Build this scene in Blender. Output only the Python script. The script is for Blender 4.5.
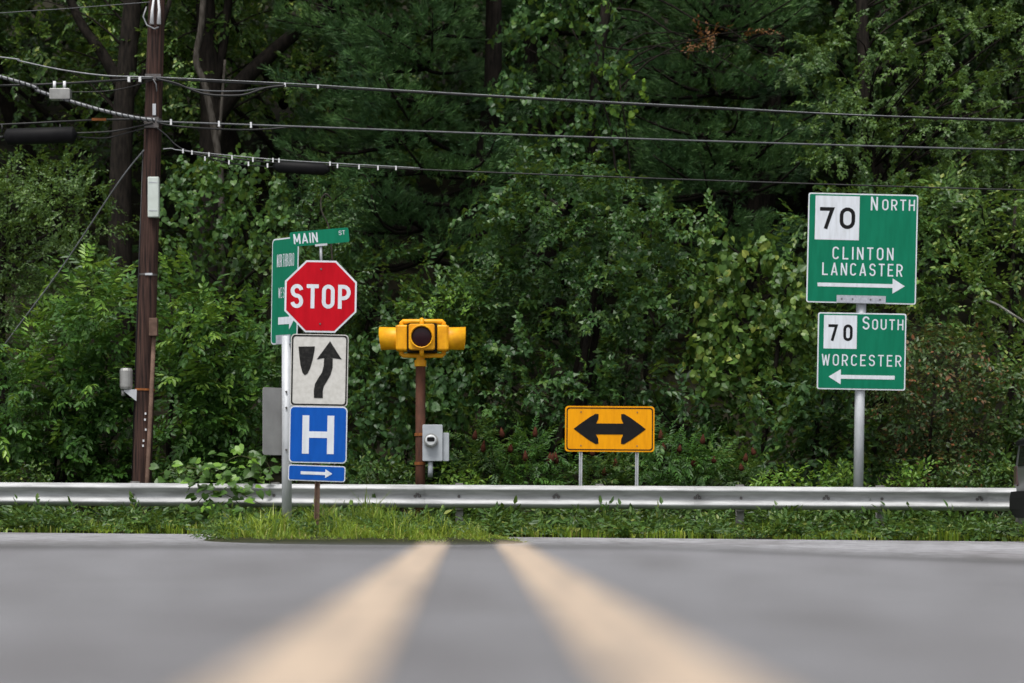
import bpy, bmesh, math, random
import numpy as np
from mathutils import Vector, Matrix

for o in list(bpy.data.objects):
    bpy.data.objects.remove(o)
scene = bpy.context.scene
COL = scene.collection
R = math.radians

# ---------------------------------------------------------------- camera
F = 2418.0           # focal length in pixels (85 mm on a 36 mm sensor, 1024 px wide)
HZ = 510.0           # picture row of the horizon
CAMZ = 0.117         # the camera sits almost on the road
cam_data = bpy.data.cameras.new('camera')
cam = bpy.data.objects.new('camera', cam_data)
COL.objects.link(cam)
cam.location = (0, 0, CAMZ)
cam.rotation_euler = (R(90), 0, 0)
cam_data.lens = 85
cam_data.sensor_width = 36
cam_data.shift_y = (HZ - 341.5) / 1024
cam_data.clip_start = 0.02
cam_data.clip_end = 3000
cam_data.dof.use_dof = True
cam_data.dof.focus_distance = 29.0
cam_data.dof.aperture_fstop = 1.8
scene.camera = cam

# ---------------------------------------------------------------- sky and sun (overcast)
world = bpy.data.worlds.new('World')
scene.world = world
world.use_nodes = True
wn = world.node_tree
bg = wn.nodes['Background']
sky = wn.nodes.new('ShaderNodeTexSky')
sky.sky_type = 'NISHITA'
sky.sun_disc = False
sky.sun_elevation = R(66)
sky.sun_rotation = R(200)
sky.dust_density = 4.0
sky.air_density = 1.0
hs = wn.nodes.new('ShaderNodeHueSaturation')
hs.inputs['Saturation'].default_value = 0.22
wn.links.new(sky.outputs[0], hs.inputs['Color'])
wn.links.new(hs.outputs[0], bg.inputs['Color'])
bg.inputs['Strength'].default_value = 0.092
sd = bpy.data.lights.new('sun', 'SUN')
sun = bpy.data.objects.new('sun', sd)
COL.objects.link(sun)
sd.energy = 1.5
sd.angle = R(20)
sd.color = (1.0, 0.965, 0.91)
# light comes from behind the camera, a little to the left, high up
sun_dir = Vector((-0.30 * math.cos(R(66)), -0.95 * math.cos(R(66)), math.sin(R(66))))
sun.rotation_euler = sun_dir.to_track_quat('Z', 'Y').to_euler()
sun.location = (-10, -20, 40)
scene.view_settings.view_transform = 'Standard'
scene.view_settings.look = 'None'
scene.view_settings.exposure = 0.8
scene.view_settings.gamma = 1.0
scene.view_settings.use_curve_mapping = False
scene.cycles.use_denoising = True
scene.cycles.max_bounces = 6
scene.cycles.diffuse_bounces = 2
scene.cycles.glossy_bounces = 3
scene.cycles.transmission_bounces = 3
scene.cycles.caustics_reflective = False
scene.cycles.caustics_refractive = False

rng = np.random.default_rng(11)
random.seed(11)


# ---------------------------------------------------------------- helpers
def at(u, v, d):
    """world point that stands at distance d and shows at picture column u, row v"""
    return Vector(((u - 512) / F * d, d, CAMZ - (v - HZ) / F * d))


def tag(o, label=None, cat=None, group=None, kind=None):
    if label: o['label'] = label
    if cat: o['category'] = cat
    if group: o['group'] = group
    if kind: o['kind'] = kind
    return o


def thing(name, label, cat, loc=(0, 0, 0), group=None, rot=(0, 0, 0)):
    o = bpy.data.objects.new(name, None)
    o.empty_display_size = 0.2
    COL.objects.link(o)
    o.location = loc
    o.rotation_euler = rot
    return tag(o, label, cat, group)


def link(name, me, mat=None, parent=None, loc=None, rot=None):
    o = bpy.data.objects.new(name, me)
    COL.objects.link(o)
    if mat is not None and not me.materials:
        me.materials.append(mat)
    if parent is not None:
        o.parent = parent
    if loc is not None: o.location = loc
    if rot is not None: o.rotation_euler = rot
    return o


class MB:
    """collects shapes and builds them as ONE mesh object"""
    def __init__(self):
        self.v = []; self.f = []; self.s = []

    def add(self, vs, fs, smooth=False):
        k = len(self.v)
        self.v += [tuple(p) for p in vs]
        self.f += [tuple(i + k for i in f) for f in fs]
        self.s += [smooth] * len(fs)
        return self

    def box(self, c, d, rz=0.0):
        cx, cy, cz = c; a, b, h = d[0] / 2, d[1] / 2, d[2] / 2
        vs = []
        for x, y, z in ((-a, -b, -h), (a, -b, -h), (a, b, -h), (-a, b, -h), (-a, -b, h), (a, -b, h), (a, b, h), (-a, b, h)):
            vs.append((cx + x * math.cos(rz) - y * math.sin(rz), cy + x * math.sin(rz) + y * math.cos(rz), cz + z))
        return self.add(vs, [(3, 2, 1, 0), (4, 5, 6, 7), (0, 1, 5, 4), (1, 2, 6, 5), (2, 3, 7, 6), (3, 0, 4, 7)])

    def tube(self, pts, rad, n=8, cap=True, smooth=True):
        pts = [Vector(p) for p in pts]
        if not hasattr(rad, '__len__'): rad = [rad] * len(pts)
        vs = []; fs = []
        ref = None
        for i, p in enumerate(pts):
            t = (pts[min(i + 1, len(pts) - 1)] - pts[max(i - 1, 0)])
            if t.length < 1e-9: t = Vector((0, 0, 1))
            t.normalize()
            if ref is None:
                ref = Vector((0, 1, 0)) if abs(t.y) < 0.9 else Vector((1, 0, 0))
            a = ref - t * ref.dot(t)
            if a.length < 1e-5:
                a = t.orthogonal()
            a.normalize(); ref = a
            b = t.cross(a)
            for k in range(n):
                w = 2 * math.pi * k / n
                vs.append(p + (a * math.cos(w) + b * math.sin(w)) * rad[i])
        for i in range(len(pts) - 1):
            for k in range(n):
                fs.append((i * n + k, i * n + (k + 1) % n, (i + 1) * n + (k + 1) % n, (i + 1) * n + k))
        self.add(vs, fs, smooth)
        if cap:
            k0 = len(self.v) - len(vs)
            self.f.append(tuple(k0 + k for k in range(n))[::-1]); self.s.append(False)
            k1 = k0 + (len(pts) - 1) * n
            self.f.append(tuple(k1 + k for k in range(n))); self.s.append(False)
        return self

    def prism(self, poly, y0, y1, smooth=False):
        """polygon in x,z (counter-clockwise seen from -y) between depth y0 (near) and y1"""
        n = len(poly)
        vs = [(p[0], y0, p[1]) for p in poly] + [(p[0], y1, p[1]) for p in poly]
        fs = [tuple(range(n)), tuple(range(2 * n - 1, n - 1, -1))]
        fs += [(i, i + n, (i + 1) % n + n, (i + 1) % n) for i in range(n)]
        return self.add(vs, fs, smooth)

    def build(self, name, mat, parent=None, loc=None, rot=None, bevel=0):
        me = bpy.data.meshes.new(name)
        me.from_pydata(self.v, [], self.f)
        me.polygons.foreach_set('use_smooth', self.s)
        me.update()
        o = link(name, me, mat, parent, loc, rot)
        if bevel:
            m = o.modifiers.new('bevel', 'BEVEL'); m.width = bevel; m.segments = 2; m.limit_method = 'ANGLE'
        return o


def rrect(w, h, r, cx=0, cz=0, seg=4):
    pts = []
    for sx, sz, a0 in ((1, -1, -90), (1, 1, 0), (-1, 1, 90), (-1, -1, 180)):
        for k in range(seg + 1):
            a = R(a0 + 90 * k / seg)
            pts.append((cx + sx * (w / 2 - r) + r * math.cos(a), cz + sz * (h / 2 - r) + r * math.sin(a)))
    return pts


def quad_mesh(name, V, Q, smooth=False):
    """fast mesh from numpy vertex and quad arrays"""
    me = bpy.data.meshes.new(name)
    V = np.ascontiguousarray(V, dtype=np.float32); Q = np.ascontiguousarray(Q, dtype=np.int32)
    me.vertices.add(len(V)); me.vertices.foreach_set('co', V.ravel())
    me.loops.add(Q.size); me.loops.foreach_set('vertex_index', Q.ravel())
    me.polygons.add(len(Q))
    me.polygons.foreach_set('loop_start', np.arange(0, Q.size, 4, dtype=np.int32))
    me.polygons.foreach_set('use_smooth', np.full(len(Q), smooth, dtype=bool))
    me.update(calc_edges=True)
    return me


# ---------------------------------------------------------------- materials
def node_mat(name):
    m = bpy.data.materials.new(name); m.use_nodes = True
    nt = m.node_tree
    return m, nt, nt.nodes['Principled BSDF']


def ramp(nt, fac, stops):
    r = nt.nodes.new('ShaderNodeValToRGB')
    e = r.color_ramp.elements
    while len(e) < len(stops): e.new(0.5)
    for k, (p, c) in enumerate(stops):
        e[k].position = p; e[k].color = (*c, 1)
    nt.links.new(fac, r.inputs[0])
    return r.outputs[0]


def noise(nt, scale, detail=4, rough=0.55, coord='Object', stretch=None):
    tc = nt.nodes.new('ShaderNodeTexCoord')
    src = tc.outputs[coord]
    if stretch:
        mp = nt.nodes.new('ShaderNodeMapping'); mp.inputs['Scale'].default_value = stretch
        nt.links.new(src, mp.inputs[0]); src = mp.outputs[0]
    n = nt.nodes.new('ShaderNodeTexNoise')
    n.inputs['Scale'].default_value = scale; n.inputs['Detail'].default_value = detail
    n.inputs['Roughness'].default_value = rough
    nt.links.new(src, n.inputs['Vector'])
    return n.outputs['Fac']


def bump(nt, bsdf, fac, strength=0.3, dist=0.01):
    b = nt.nodes.new('ShaderNodeBump')
    b.inputs['Strength'].default_value = strength; b.inputs['Distance'].default_value = dist
    nt.links.new(fac, b.inputs['Height']); nt.links.new(b.outputs[0], bsdf.inputs['Normal'])


def simple(name, c0, c1=None, scale=6, rough=0.6, metal=0.0, spec=0.4, bmp=0.0, stretch=None, lo=0.35, hi=0.65):
    m, nt, b = node_mat(name)
    b.inputs['Roughness'].default_value = rough
    b.inputs['Metallic'].default_value = metal
    b.inputs['Specular IOR Level'].default_value = spec
    c1 = c1 or tuple(x * 0.85 for x in c0)
    f = noise(nt, scale, 5, 0.6, stretch=stretch)
    nt.links.new(ramp(nt, f, [(lo, c1), (hi, c0)]), b.inputs['Base Color'])
    if bmp: bump(nt, b, f, bmp)
    return m


M = {}
M['sign_green'] = simple('sign_green', (0.003, 0.18, 0.097), (0.001, 0.145, 0.076), 4, 0.5, spec=0.15, stretch=(3, 3, 0.5), lo=0.3, hi=0.62)
M['sign_white'] = simple('sign_white', (0.70, 0.74, 0.80), (0.58, 0.61, 0.65), 6, 0.5, spec=0.2, stretch=(3, 3, 0.5), lo=0.28, hi=0.6)
M['sign_white_worn'] = simple('sign_white_worn', (0.62, 0.61, 0.58), (0.52, 0.51, 0.475), 20, 0.55, spec=0.3, lo=0.3, hi=0.6)
M['sign_black'] = simple('sign_black', (0.008, 0.008, 0.009), (0.012, 0.012, 0.013), 10, 0.6, spec=0.12)
M['sign_black_worn'] = simple('sign_black_worn', (0.012, 0.012, 0.012), (0.035, 0.034, 0.032), 30, 0.6, spec=0.15, lo=0.3, hi=0.55)
M['sign_red'] = simple('sign_red', (0.52, 0.002, 0.012), (0.41, 0.0, 0.008), 5, 0.5, spec=0.15, stretch=(3, 3, 0.5), lo=0.28, hi=0.62)
M['sign_blue'] = simple('sign_blue', (0.004, 0.092, 0.45), (0.002, 0.07, 0.36), 5, 0.5, spec=0.15, stretch=(3, 3, 0.5), lo=0.28, hi=0.62)
M['sign_yellow'] = simple('sign_yellow', (0.87, 0.36, 0.002), (0.72, 0.275, 0.002), 5, 0.5, spec=0.15, stretch=(3, 3, 0.5), lo=0.28, hi=0.62)
M['sign_back'] = simple('sign_back', (0.34, 0.34, 0.34), (0.27, 0.27, 0.27), 4, 0.6, metal=0.0)
M['galv'] = simple('galvanised_steel', (0.56, 0.58, 0.61), (0.42, 0.44, 0.47), 9, 0.5, metal=0.15, stretch=(1, 1, 0.35))
M['galv_patch'] = simple('galvanised_bracket', (0.5, 0.52, 0.58), (0.36, 0.38, 0.43), 30, 0.45, metal=0.35)
M['rail'] = simple('guardrail_steel', (0.53, 0.54, 0.55), (0.33, 0.335, 0.34), 3.5, 0.62, metal=0.15, stretch=(0.6, 3, 4))
M['rail_post'] = simple('guardrail_post', (0.30, 0.30, 0.29), (0.17, 0.16, 0.15), 6, 0.6, metal=0.3)
M['bolt'] = simple('bolt_steel', (0.16, 0.15, 0.15), (0.10, 0.09, 0.085), 20, 0.5, metal=0.5)
M['rust'] = simple('rusty_steel', (0.12, 0.05, 0.03), (0.045, 0.02, 0.014), 9, 0.75, spec=0.2, stretch=(1, 1, 0.3))
M['rust_orange'] = simple('rust_orange', (0.34, 0.12, 0.035), (0.16, 0.06, 0.02), 14, 0.8, spec=0.2)
M['rust_post'] = simple('rusty_channel', (0.16, 0.10, 0.075), (0.09, 0.055, 0.04), 9, 0.75, spec=0.2)
M['signal_yellow'] = simple('signal_yellow', (0.90, 0.44, 0.006), (0.72, 0.31, 0.006), 9, 0.45, spec=0.3)
M['black_plastic'] = simple('black_plastic', (0.006, 0.006, 0.007), (0.010, 0.010, 0.011), 10, 0.6, spec=0.12)
M['box_grey'] = simple('meter_box_grey', (0.44, 0.47, 0.50), (0.36, 0.39, 0.42), 6, 0.5)
M['box_white'] = simple('pale_plastic', (0.58, 0.64, 0.60), (0.50, 0.55, 0.51), 6, 0.5)
M['can_grey'] = simple('can_grey', (0.36, 0.36, 0.35), (0.25, 0.25, 0.24), 8, 0.45, metal=0.4)
M['wood'] = simple('creosoted_wood', (0.085, 0.046, 0.036), (0.011, 0.008, 0.008), 9, 0.9, spec=0.2, bmp=0.5, stretch=(4, 4, 0.16), lo=0.36, hi=0.66)
M['cable_black'] = simple('black_cable', (0.010, 0.010, 0.011), (0.02, 0.02, 0.022), 10, 0.5, spec=0.35)
M['cable_grey'] = simple('grey_cable', (0.10, 0.105, 0.115), (0.06, 0.063, 0.07), 10, 0.45, spec=0.4)
M['cable_light'] = simple('bare_strand', (0.24, 0.25, 0.265), (0.15, 0.155, 0.165), 10, 0.45, metal=0.3)
M['clip_white'] = simple('white_clip', (0.75, 0.76, 0.78), (0.65, 0.66, 0.68), 10, 0.4)
M['bark'] = simple('bark', (0.028, 0.023, 0.019), (0.009, 0.008, 0.007), 8, 0.95, spec=0.1, bmp=0.7, stretch=(3, 3, 0.6))
M['bark_pale'] = simple('bark_pale', (0.085, 0.076, 0.066), (0.03, 0.026, 0.021), 9, 0.85, spec=0.1, bmp=0.5, stretch=(3, 3, 0.8))
M['bark_white'] = simple('bleached_wood', (0.42, 0.41, 0.38), (0.25, 0.24, 0.22), 9, 0.8, spec=0.2)
M['stem'] = simple('green_stem', (0.09, 0.11, 0.04), (0.06, 0.06, 0.03), 8, 0.7, spec=0.2)
M['soil'] = simple('leaf_litter', (0.026, 0.024, 0.014), (0.010, 0.010, 0.006), 3, 0.95, spec=0.1, bmp=0.6)
M['verge_soil'] = simple('verge_soil', (0.045, 0.046, 0.022), (0.022, 0.028, 0.011), 4, 0.95, spec=0.1, bmp=0.5)
M['fruit'] = simple('sumac_fruit', (0.085, 0.028, 0.016), (0.04, 0.014, 0.009), 30, 0.9, spec=0.1, bmp=0.8)
M['car_paint'] = simple('car_paint', (0.24, 0.245, 0.25), (0.23, 0.235, 0.24), 2, 0.28, metal=0.5, spec=0.5)
M['tyre'] = simple('tyre_rubber', (0.018, 0.018, 0.018), (0.028, 0.027, 0.026), 10, 0.8, spec=0.2)
M['rim'] = simple('alloy_rim', (0.45, 0.45, 0.46), (0.35, 0.35, 0.36), 5, 0.3, metal=0.8)
M['tail_red'] = simple('tail_lamp_red', (0.10, 0.06, 0.062), (0.08, 0.05, 0.05), 5, 0.2, spec=0.6)


def glass_mat(name, col, rough=0.08):
    m, nt, b = node_mat(name)
    b.inputs['Base Color'].default_value = (*col, 1)
    b.inputs['Roughness'].default_value = rough
    b.inputs['Specular IOR Level'].default_value = 0.6
    b.inputs['Coat Weight'].default_value = 0.5
    return m


M['lens_red'] = glass_mat('unlit_red_lens', (0.016, 0.002, 0.005), 0.3)
lb = M['lens_red'].node_tree.nodes['Principled BSDF']; lb.inputs['Coat Weight'].default_value = 0.08; lb.inputs['Specular IOR Level'].default_value = 0.25
M['car_glass'] = glass_mat('car_glass', (0.02, 0.022, 0.024), 0.05)
M['meter_glass'] = glass_mat('meter_glass', (0.55, 0.57, 0.58), 0.1)


def asphalt(name, k=1.0):
    m, nt, b = node_mat(name)
    f1 = noise(nt, 260, 3, 0.6)
    f2 = noise(nt, 0.6, 6, 0.62, stretch=(1.0, 0.3, 1))
    f3 = noise(nt, 4.5, 5, 0.65, stretch=(1.0, 0.6, 1))
    c1 = ramp(nt, f1, [(0.30, (0.125 * k, 0.125 * k, 0.13 * k)), (0.55, (0.19 * k, 0.19 * k, 0.197 * k)), (0.75, (0.31 * k, 0.308 * k, 0.315 * k))])
    c2 = ramp(nt, f2, [(0.28, (0.70, 0.67, 0.665)), (0.5, (1.0, 1.0, 1.01)), (0.72, (1.26, 1.25, 1.27))])
    c3 = ramp(nt, f3, [(0.34, (0.66, 0.645, 0.64)), (0.66, (1.30, 1.31, 1.34))])
    cur = c1
    for c in (c2, c3):
        mx = nt.nodes.new('ShaderNodeMix'); mx.data_type = 'RGBA'; mx.blend_type = 'MULTIPLY'
        mx.inputs[0].default_value = 1
        nt.links.new(cur, mx.inputs[6]); nt.links.new(c, mx.inputs[7]); cur = mx.outputs[2]
    nt.links.new(cur, b.inputs['Base Color'])
    b.inputs['Roughness'].default_value = 0.75
    b.inputs['Specular IOR Level'].default_value = 0.35
    bump(nt, b, f1, 0.5, 0.004)
    return m


M['asphalt'] = asphalt('asphalt', 1.02)
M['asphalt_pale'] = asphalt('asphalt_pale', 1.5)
M['forest_reflection'] = simple('painted_reflection', (0.028, 0.031, 0.020), (0.02, 0.022, 0.015), 8, 0.8, spec=0.15)  # colour stands in for the dark woods mirrored at grazing angle
mp, nt, b = node_mat('worn_yellow_paint')
f = noise(nt, 11, 8, 0.75, stretch=(1.6, 0.35, 1))
nt.links.new(ramp(nt, f, [(0.36, (0.20, 0.185, 0.175)), (0.47, (0.41, 0.32, 0.245)), (0.57, (0.56, 0.44, 0.33)), (0.75, (0.66, 0.54, 0.42))]), b.inputs['Base Color'])
b.inputs['Roughness'].default_value = 0.7
bump(nt, b, f, 0.4, 0.003)
M['paint_yellow'] = mp


LK = 1.27


def leaf_mat(name, stops, trans=(0.16, 0.24, 0.03), tmix=0.22, rough=0.42, spec=0.36, clump=0.35):
    m, nt, b = node_mat(name)
    geo = nt.nodes.new('ShaderNodeNewGeometry')
    col = ramp(nt, geo.outputs['Random Per Island'], [(p, tuple(min(0.5, x * LK) for x in c)) for p, c in stops])
    f = noise(nt, 0.9, 3, 0.5, coord='Object')
    cl = ramp(nt, f, [(0.3, (1 - clump, 1 - clump * 0.8, 1 - clump * 0.6)), (0.7, (1 + clump, 1 + clump * 0.9, 1 + clump * 0.3))])
    mx = nt.nodes.new('ShaderNodeMix'); mx.data_type = 'RGBA'; mx.blend_type = 'MULTIPLY'; mx.inputs[0].default_value = 1
    nt.links.new(col, mx.inputs[6]); nt.links.new(cl, mx.inputs[7])
    nt.links.new(mx.outputs[2], b.inputs['Base Color'])
    b.inputs['Roughness'].default_value = rough
    b.inputs['Specular IOR Level'].default_value = spec
    tr = nt.nodes.new('ShaderNodeBsdfTranslucent')
    tr.inputs['Color'].default_value = (*trans, 1)
    ms = nt.nodes.new('ShaderNodeMixShader'); ms.inputs[0].default_value = tmix
    nt.links.new(b.outputs[0], ms.inputs[1]); nt.links.new(tr.outputs[0], ms.inputs[2])
    nt.links.new(ms.outputs[0], nt.nodes['Material Output'].inputs['Surface'])
    return m


L = {}
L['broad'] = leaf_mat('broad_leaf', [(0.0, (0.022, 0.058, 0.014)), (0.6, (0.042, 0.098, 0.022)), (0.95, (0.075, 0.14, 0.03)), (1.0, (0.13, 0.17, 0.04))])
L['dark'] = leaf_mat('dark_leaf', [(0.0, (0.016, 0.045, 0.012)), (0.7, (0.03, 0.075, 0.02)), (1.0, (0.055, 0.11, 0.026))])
L['pinnate'] = leaf_mat('pinnate_leaf', [(0.0, (0.026, 0.072, 0.016)), (0.7, (0.05, 0.125, 0.024)), (1.0, (0.085, 0.18, 0.035))], trans=(0.17, 0.30, 0.03))
L['bright'] = leaf_mat('young_leaf', [(0.0, (0.06, 0.14, 0.018)), (0.6, (0.12, 0.23, 0.03)), (1.0, (0.2, 0.31, 0.05))], trans=(0.3, 0.42, 0.05))
L['vine'] = leaf_mat('vine_leaf', [(0.0, (0.025, 0.062, 0.013)), (0.6, (0.06, 0.122, 0.024)), (0.9, (0.12, 0.185, 0.038)), (1.0, (0.23, 0.26, 0.06))])
L['fine'] = leaf_mat('small_leaf', [(0.0, (0.035, 0.075, 0.02)), (0.7, (0.065, 0.12, 0.03)), (1.0, (0.10, 0.165, 0.04))])
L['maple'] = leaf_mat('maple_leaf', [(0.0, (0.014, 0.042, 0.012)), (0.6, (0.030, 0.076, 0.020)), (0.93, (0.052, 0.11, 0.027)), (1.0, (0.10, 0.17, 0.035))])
L['pine'] = leaf_mat('pine_needle', [(0.0, (0.032, 0.078, 0.030)), (0.7, (0.060, 0.128, 0.046)), (1.0, (0.10, 0.18, 0.062))], trans=(0.08, 0.15, 0.05), tmix=0.15, spec=0.3, clump=0.55)
L['reddish'] = leaf_mat('reddish_leaf', [(0.0, (0.03, 0.062, 0.02)), (0.78, (0.06, 0.105, 0.03)), (0.86, (0.12, 0.085, 0.035)), (1.0, (0.23, 0.08, 0.04))], trans=(0.16, 0.16, 0.04))
L['grass'] = leaf_mat('grass_blade', [(0.0, (0.055, 0.11, 0.012)), (0.5, (0.14, 0.22, 0.022)), (0.85, (0.22, 0.29, 0.036)), (1.0, (0.28, 0.24, 0.09))], trans=(0.36, 0.45, 0.06), tmix=0.35, clump=0.3)
L['weed'] = leaf_mat('weed_leaf', [(0.0, (0.020, 0.052, 0.011)), (0.65, (0.046, 0.10, 0.019)), (0.95, (0.095, 0.15, 0.03)), (1.0, (0.17, 0.19, 0.045))], trans=(0.15, 0.23, 0.03))
L['dead'] = leaf_mat('dead_leaf', [(0.0, (0.09, 0.038, 0.014)), (1.0, (0.17, 0.08, 0.03))], trans=(0.16, 0.07, 0.02))


# ---------------------------------------------------------------- ground levels
def sstep(a, b, x):
    t = np.clip((x - a) / (b - a), 0, 1)
    return t * t * (3 - 2 * t)


def z_cross(x, y):
    return -0.235 - 0.009 * np.clip(x, -14, 14)


def z_road(x, y):
    near = -0.042 * np.clip(x - 0.45, 0, 4.0)
    s = sstep(7.6, 18.5, y)
    return near * (1 - s) + z_cross(x, y) * s


def hill(x, y):
    z = z_cross(x, y) + 0.02
    t = np.maximum(0, y - 34.3)
    z = z + 0.42 * t * t / (t + 2.0)
    z = z + 0.18 * np.sin(x * 0.9 + y * 0.35) * sstep(34.5, 38, y) + 0.25 * np.sin(x * 0.37 - y * 0.6) * sstep(35, 42, y)
    return z


def sheet(name, xs, ys, fn, mat, kind='structure', parent=None):
    X, Y = np.meshgrid(xs, ys)
    Z = fn(X, Y) + 0 * X
    V = np.stack([X, Y, Z], -1).reshape(-1, 3)
    nx, ny = len(xs), len(ys)
    i = np.arange((ny - 1) * nx).reshape(ny - 1, nx)[:, :-1].ravel()
    Q = np.stack([i, i + 1, i + nx + 1, i + nx], -1)
    o = link(name, quad_mesh(name, V, Q, True), mat, parent)
    if kind: o['kind'] = kind
    return o


XS = np.concatenate([np.linspace(-60, -14, 12), np.linspace(-13, 13, 105), np.linspace(14, 60, 12)])
sheet('ground', np.array([-1500., -60., 60., 1500.]), np.array([-1500., 0., 120., 1500.]), lambda x, y: -1.2 + 0 * x, M['verge_soil'])
road = sheet('road', XS, np.linspace(-6, 18.5, 100), z_road, M['asphalt'])
sheet('cross_road', XS, np.linspace(18.5, 31.6, 20), lambda x, y: z_cross(x, y), M['asphalt_pale'])
sheet('verge', XS, np.linspace(31.55, 34.3, 12), lambda x, y: hill(x, y) + 0.012 * np.sin(x * 3 + y * 5), M['verge_soil'])
sheet('hillside', np.linspace(-60, 60, 140), np.concatenate([np.linspace(34.3, 60, 60), np.linspace(61, 110, 20)]), hill, M['soil'])

# double yellow line (it runs a little to the left as it goes away)
for off in (-0.128, 0.128):
    ys = np.linspace(-1.5, 17.5, 70)
    xc = -0.018 + (ys - 1.64) * -0.0178 + off
    V = []
    for x, y in zip(xc, ys):
        for s in (-0.048, 0.048):
            V.append((x + s, y, float(z_road(np.array(x + s), np.array(y))) + 0.004))
    Q = [(2 * i, 2 * i + 1, 2 * i + 3, 2 * i + 2) for i in range(len(ys) - 1)]
    link('centre_line', quad_mesh('centre_line', np.array(V), np.array(Q), True), M['paint_yellow'], road)

sheet('reflection_strip', np.linspace(-13, 13, 105), np.linspace(7.75, 10.6, 16), lambda x, y: z_road(x, y) + 0.002, M['forest_reflection'], None, road)  # dark olive strip paints the woods' reflection along the road crest

# low grassy island with the stop sign
def island(x, y):
    e = ((x + 1.6) / 1.62) ** 2 + ((y - 26.3) / 2.6) ** 2
    return z_cross(x, y) - 0.03 + 0.11 * np.clip(1.25 - e, 0, 1) ** 0.6
sheet('traffic_island', np.linspace(-3.9, 0.7, 40), np.linspace(23, 29.7, 40), island, M['verge_soil'])


# ---------------------------------------------------------------- lettering
def _arc(cx, cz, rx, rz, a0, a1, n=7):
    return [(cx + rx * math.cos(R(a0 + (a1 - a0) * k / n)), cz + rz * math.sin(R(a0 + (a1 - a0) * k / n))) for k in range(n + 1)]


def glyph(ch, w, st):
    """centre lines of a highway-style letter in a cell w wide and 1 high; (points, closed) per stroke"""
    a = st / 2; b = 1 - a; c = w / 2; rx = c - a; rz = min(rx, 0.34)
    if ch in 'O0':
        return [(_arc(c, b - rz, rx, rz, 0, 180) + _arc(c, a + rz, rx, rz, 180, 360), True)]
    if ch == 'C':
        return [(_arc(c, b - rz, rx, rz, 12, 180) + _arc(c, a + rz, rx, rz, 180, 348), False)]
    if ch == 'S':
        return [(_arc(c, 0.73, rx, 0.27 - a, 8, 180) + _arc(c, 0.73, rx, 0.215, 200, 262, 4) + _arc(c, 0.27, rx, 0.245, 82, 0, 5) + _arc(c, 0.27, rx, 0.27 - a, -12, -172), False)]
    if ch == 'T': return [([(0, b), (w, b)], False), ([(c, 0), (c, 1 - st)], False)]
    if ch in 'PR':
        zm = 0.44; r = (b - zm) / 2
        o = [([(a, 0), (a, 1)], False), ([(st, b)] + _arc(w - a - r * 0.9, zm + r, r * 0.9, r, 90, -90) + [(st, zm)], False)]
        if ch == 'R': o.append(([(w * 0.48, zm), (w - a * 1.1, 0)], False))
        return o
    if ch == 'B':
        r = (b - 0.5) / 2
        return [([(a, 0), (a, 1)], False), ([(st, b)] + _arc(w - a - r * 0.9, 0.5 + r, r * 0.85, r, 90, -90) + [(st, 0.5)], False), ([(st, 0.5)] + _arc(w - a - r * 0.9, a + r, r * 0.9, r, 90, -90) + [(st, a)], False)]
    if ch == 'N': return [([(a, 0), (a, 1)], False), ([(w - a, 0), (w - a, 1)], False), ([(a * 1.1, 0.98), (w - a * 1.1, 0.02)], False)]
    if ch == 'M': return [([(a, 0), (a, 1)], False), ([(w - a, 0), (w - a, 1)], False), ([(a * 1.1, 0.98), (c, 0.2)], False), ([(c, 0.2), (w - a * 1.1, 0.98)], False)]
    if ch == 'A': return [([(a * 0.9, 0), (c + a * 0.1, 1)], False), ([(c - a * 0.1, 1), (w - a * 0.9, 0)], False), ([(w * 0.22, 0.27), (w * 0.78, 0.27)], False)]
    if ch == 'I': return [([(c, 0), (c, 1)], False)]
    if ch == 'H': return [([(a, 0), (a, 1)], False), ([(w - a, 0), (w - a, 1)], False), ([(st, 0.5), (w - st, 0.5)], False)]
    if ch == 'L': return [([(a, 0), (a, 1)], False), ([(st, a), (w, a)], False)]
    if ch == 'E': return [([(a, 0), (a, 1)], False), ([(st, a), (w, a)], False), ([(st, 0.51), (w * 0.86, 0.51)], False), ([(st, b), (w, b)], False)]
    if ch == 'W': return [([(a * 0.8, 1), (w * 0.27, 0)], False), ([(w * 0.27, 0), (c, 0.92)], False), ([(c, 0.92), (w * 0.73, 0)], False), ([(w * 0.73, 0), (w - a * 0.8, 1)], False)]
    if ch == 'U': return [([(a, 1), (a, a + rz)] + _arc(c, a + rz, rx, rz, 180, 360) + [(w - a, 1)], False)]
    if ch == '7': return [([(0, b), (w - a * 0.9, b), (w * 0.62, 0.42), (w * 0.42, 0)], False)]


GW = {'I': 0.2, 'M': 1.2, 'W': 1.3, 'L': 0.9, 'E': 0.9, 'A': 1.08, 'T': 0.95}


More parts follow.
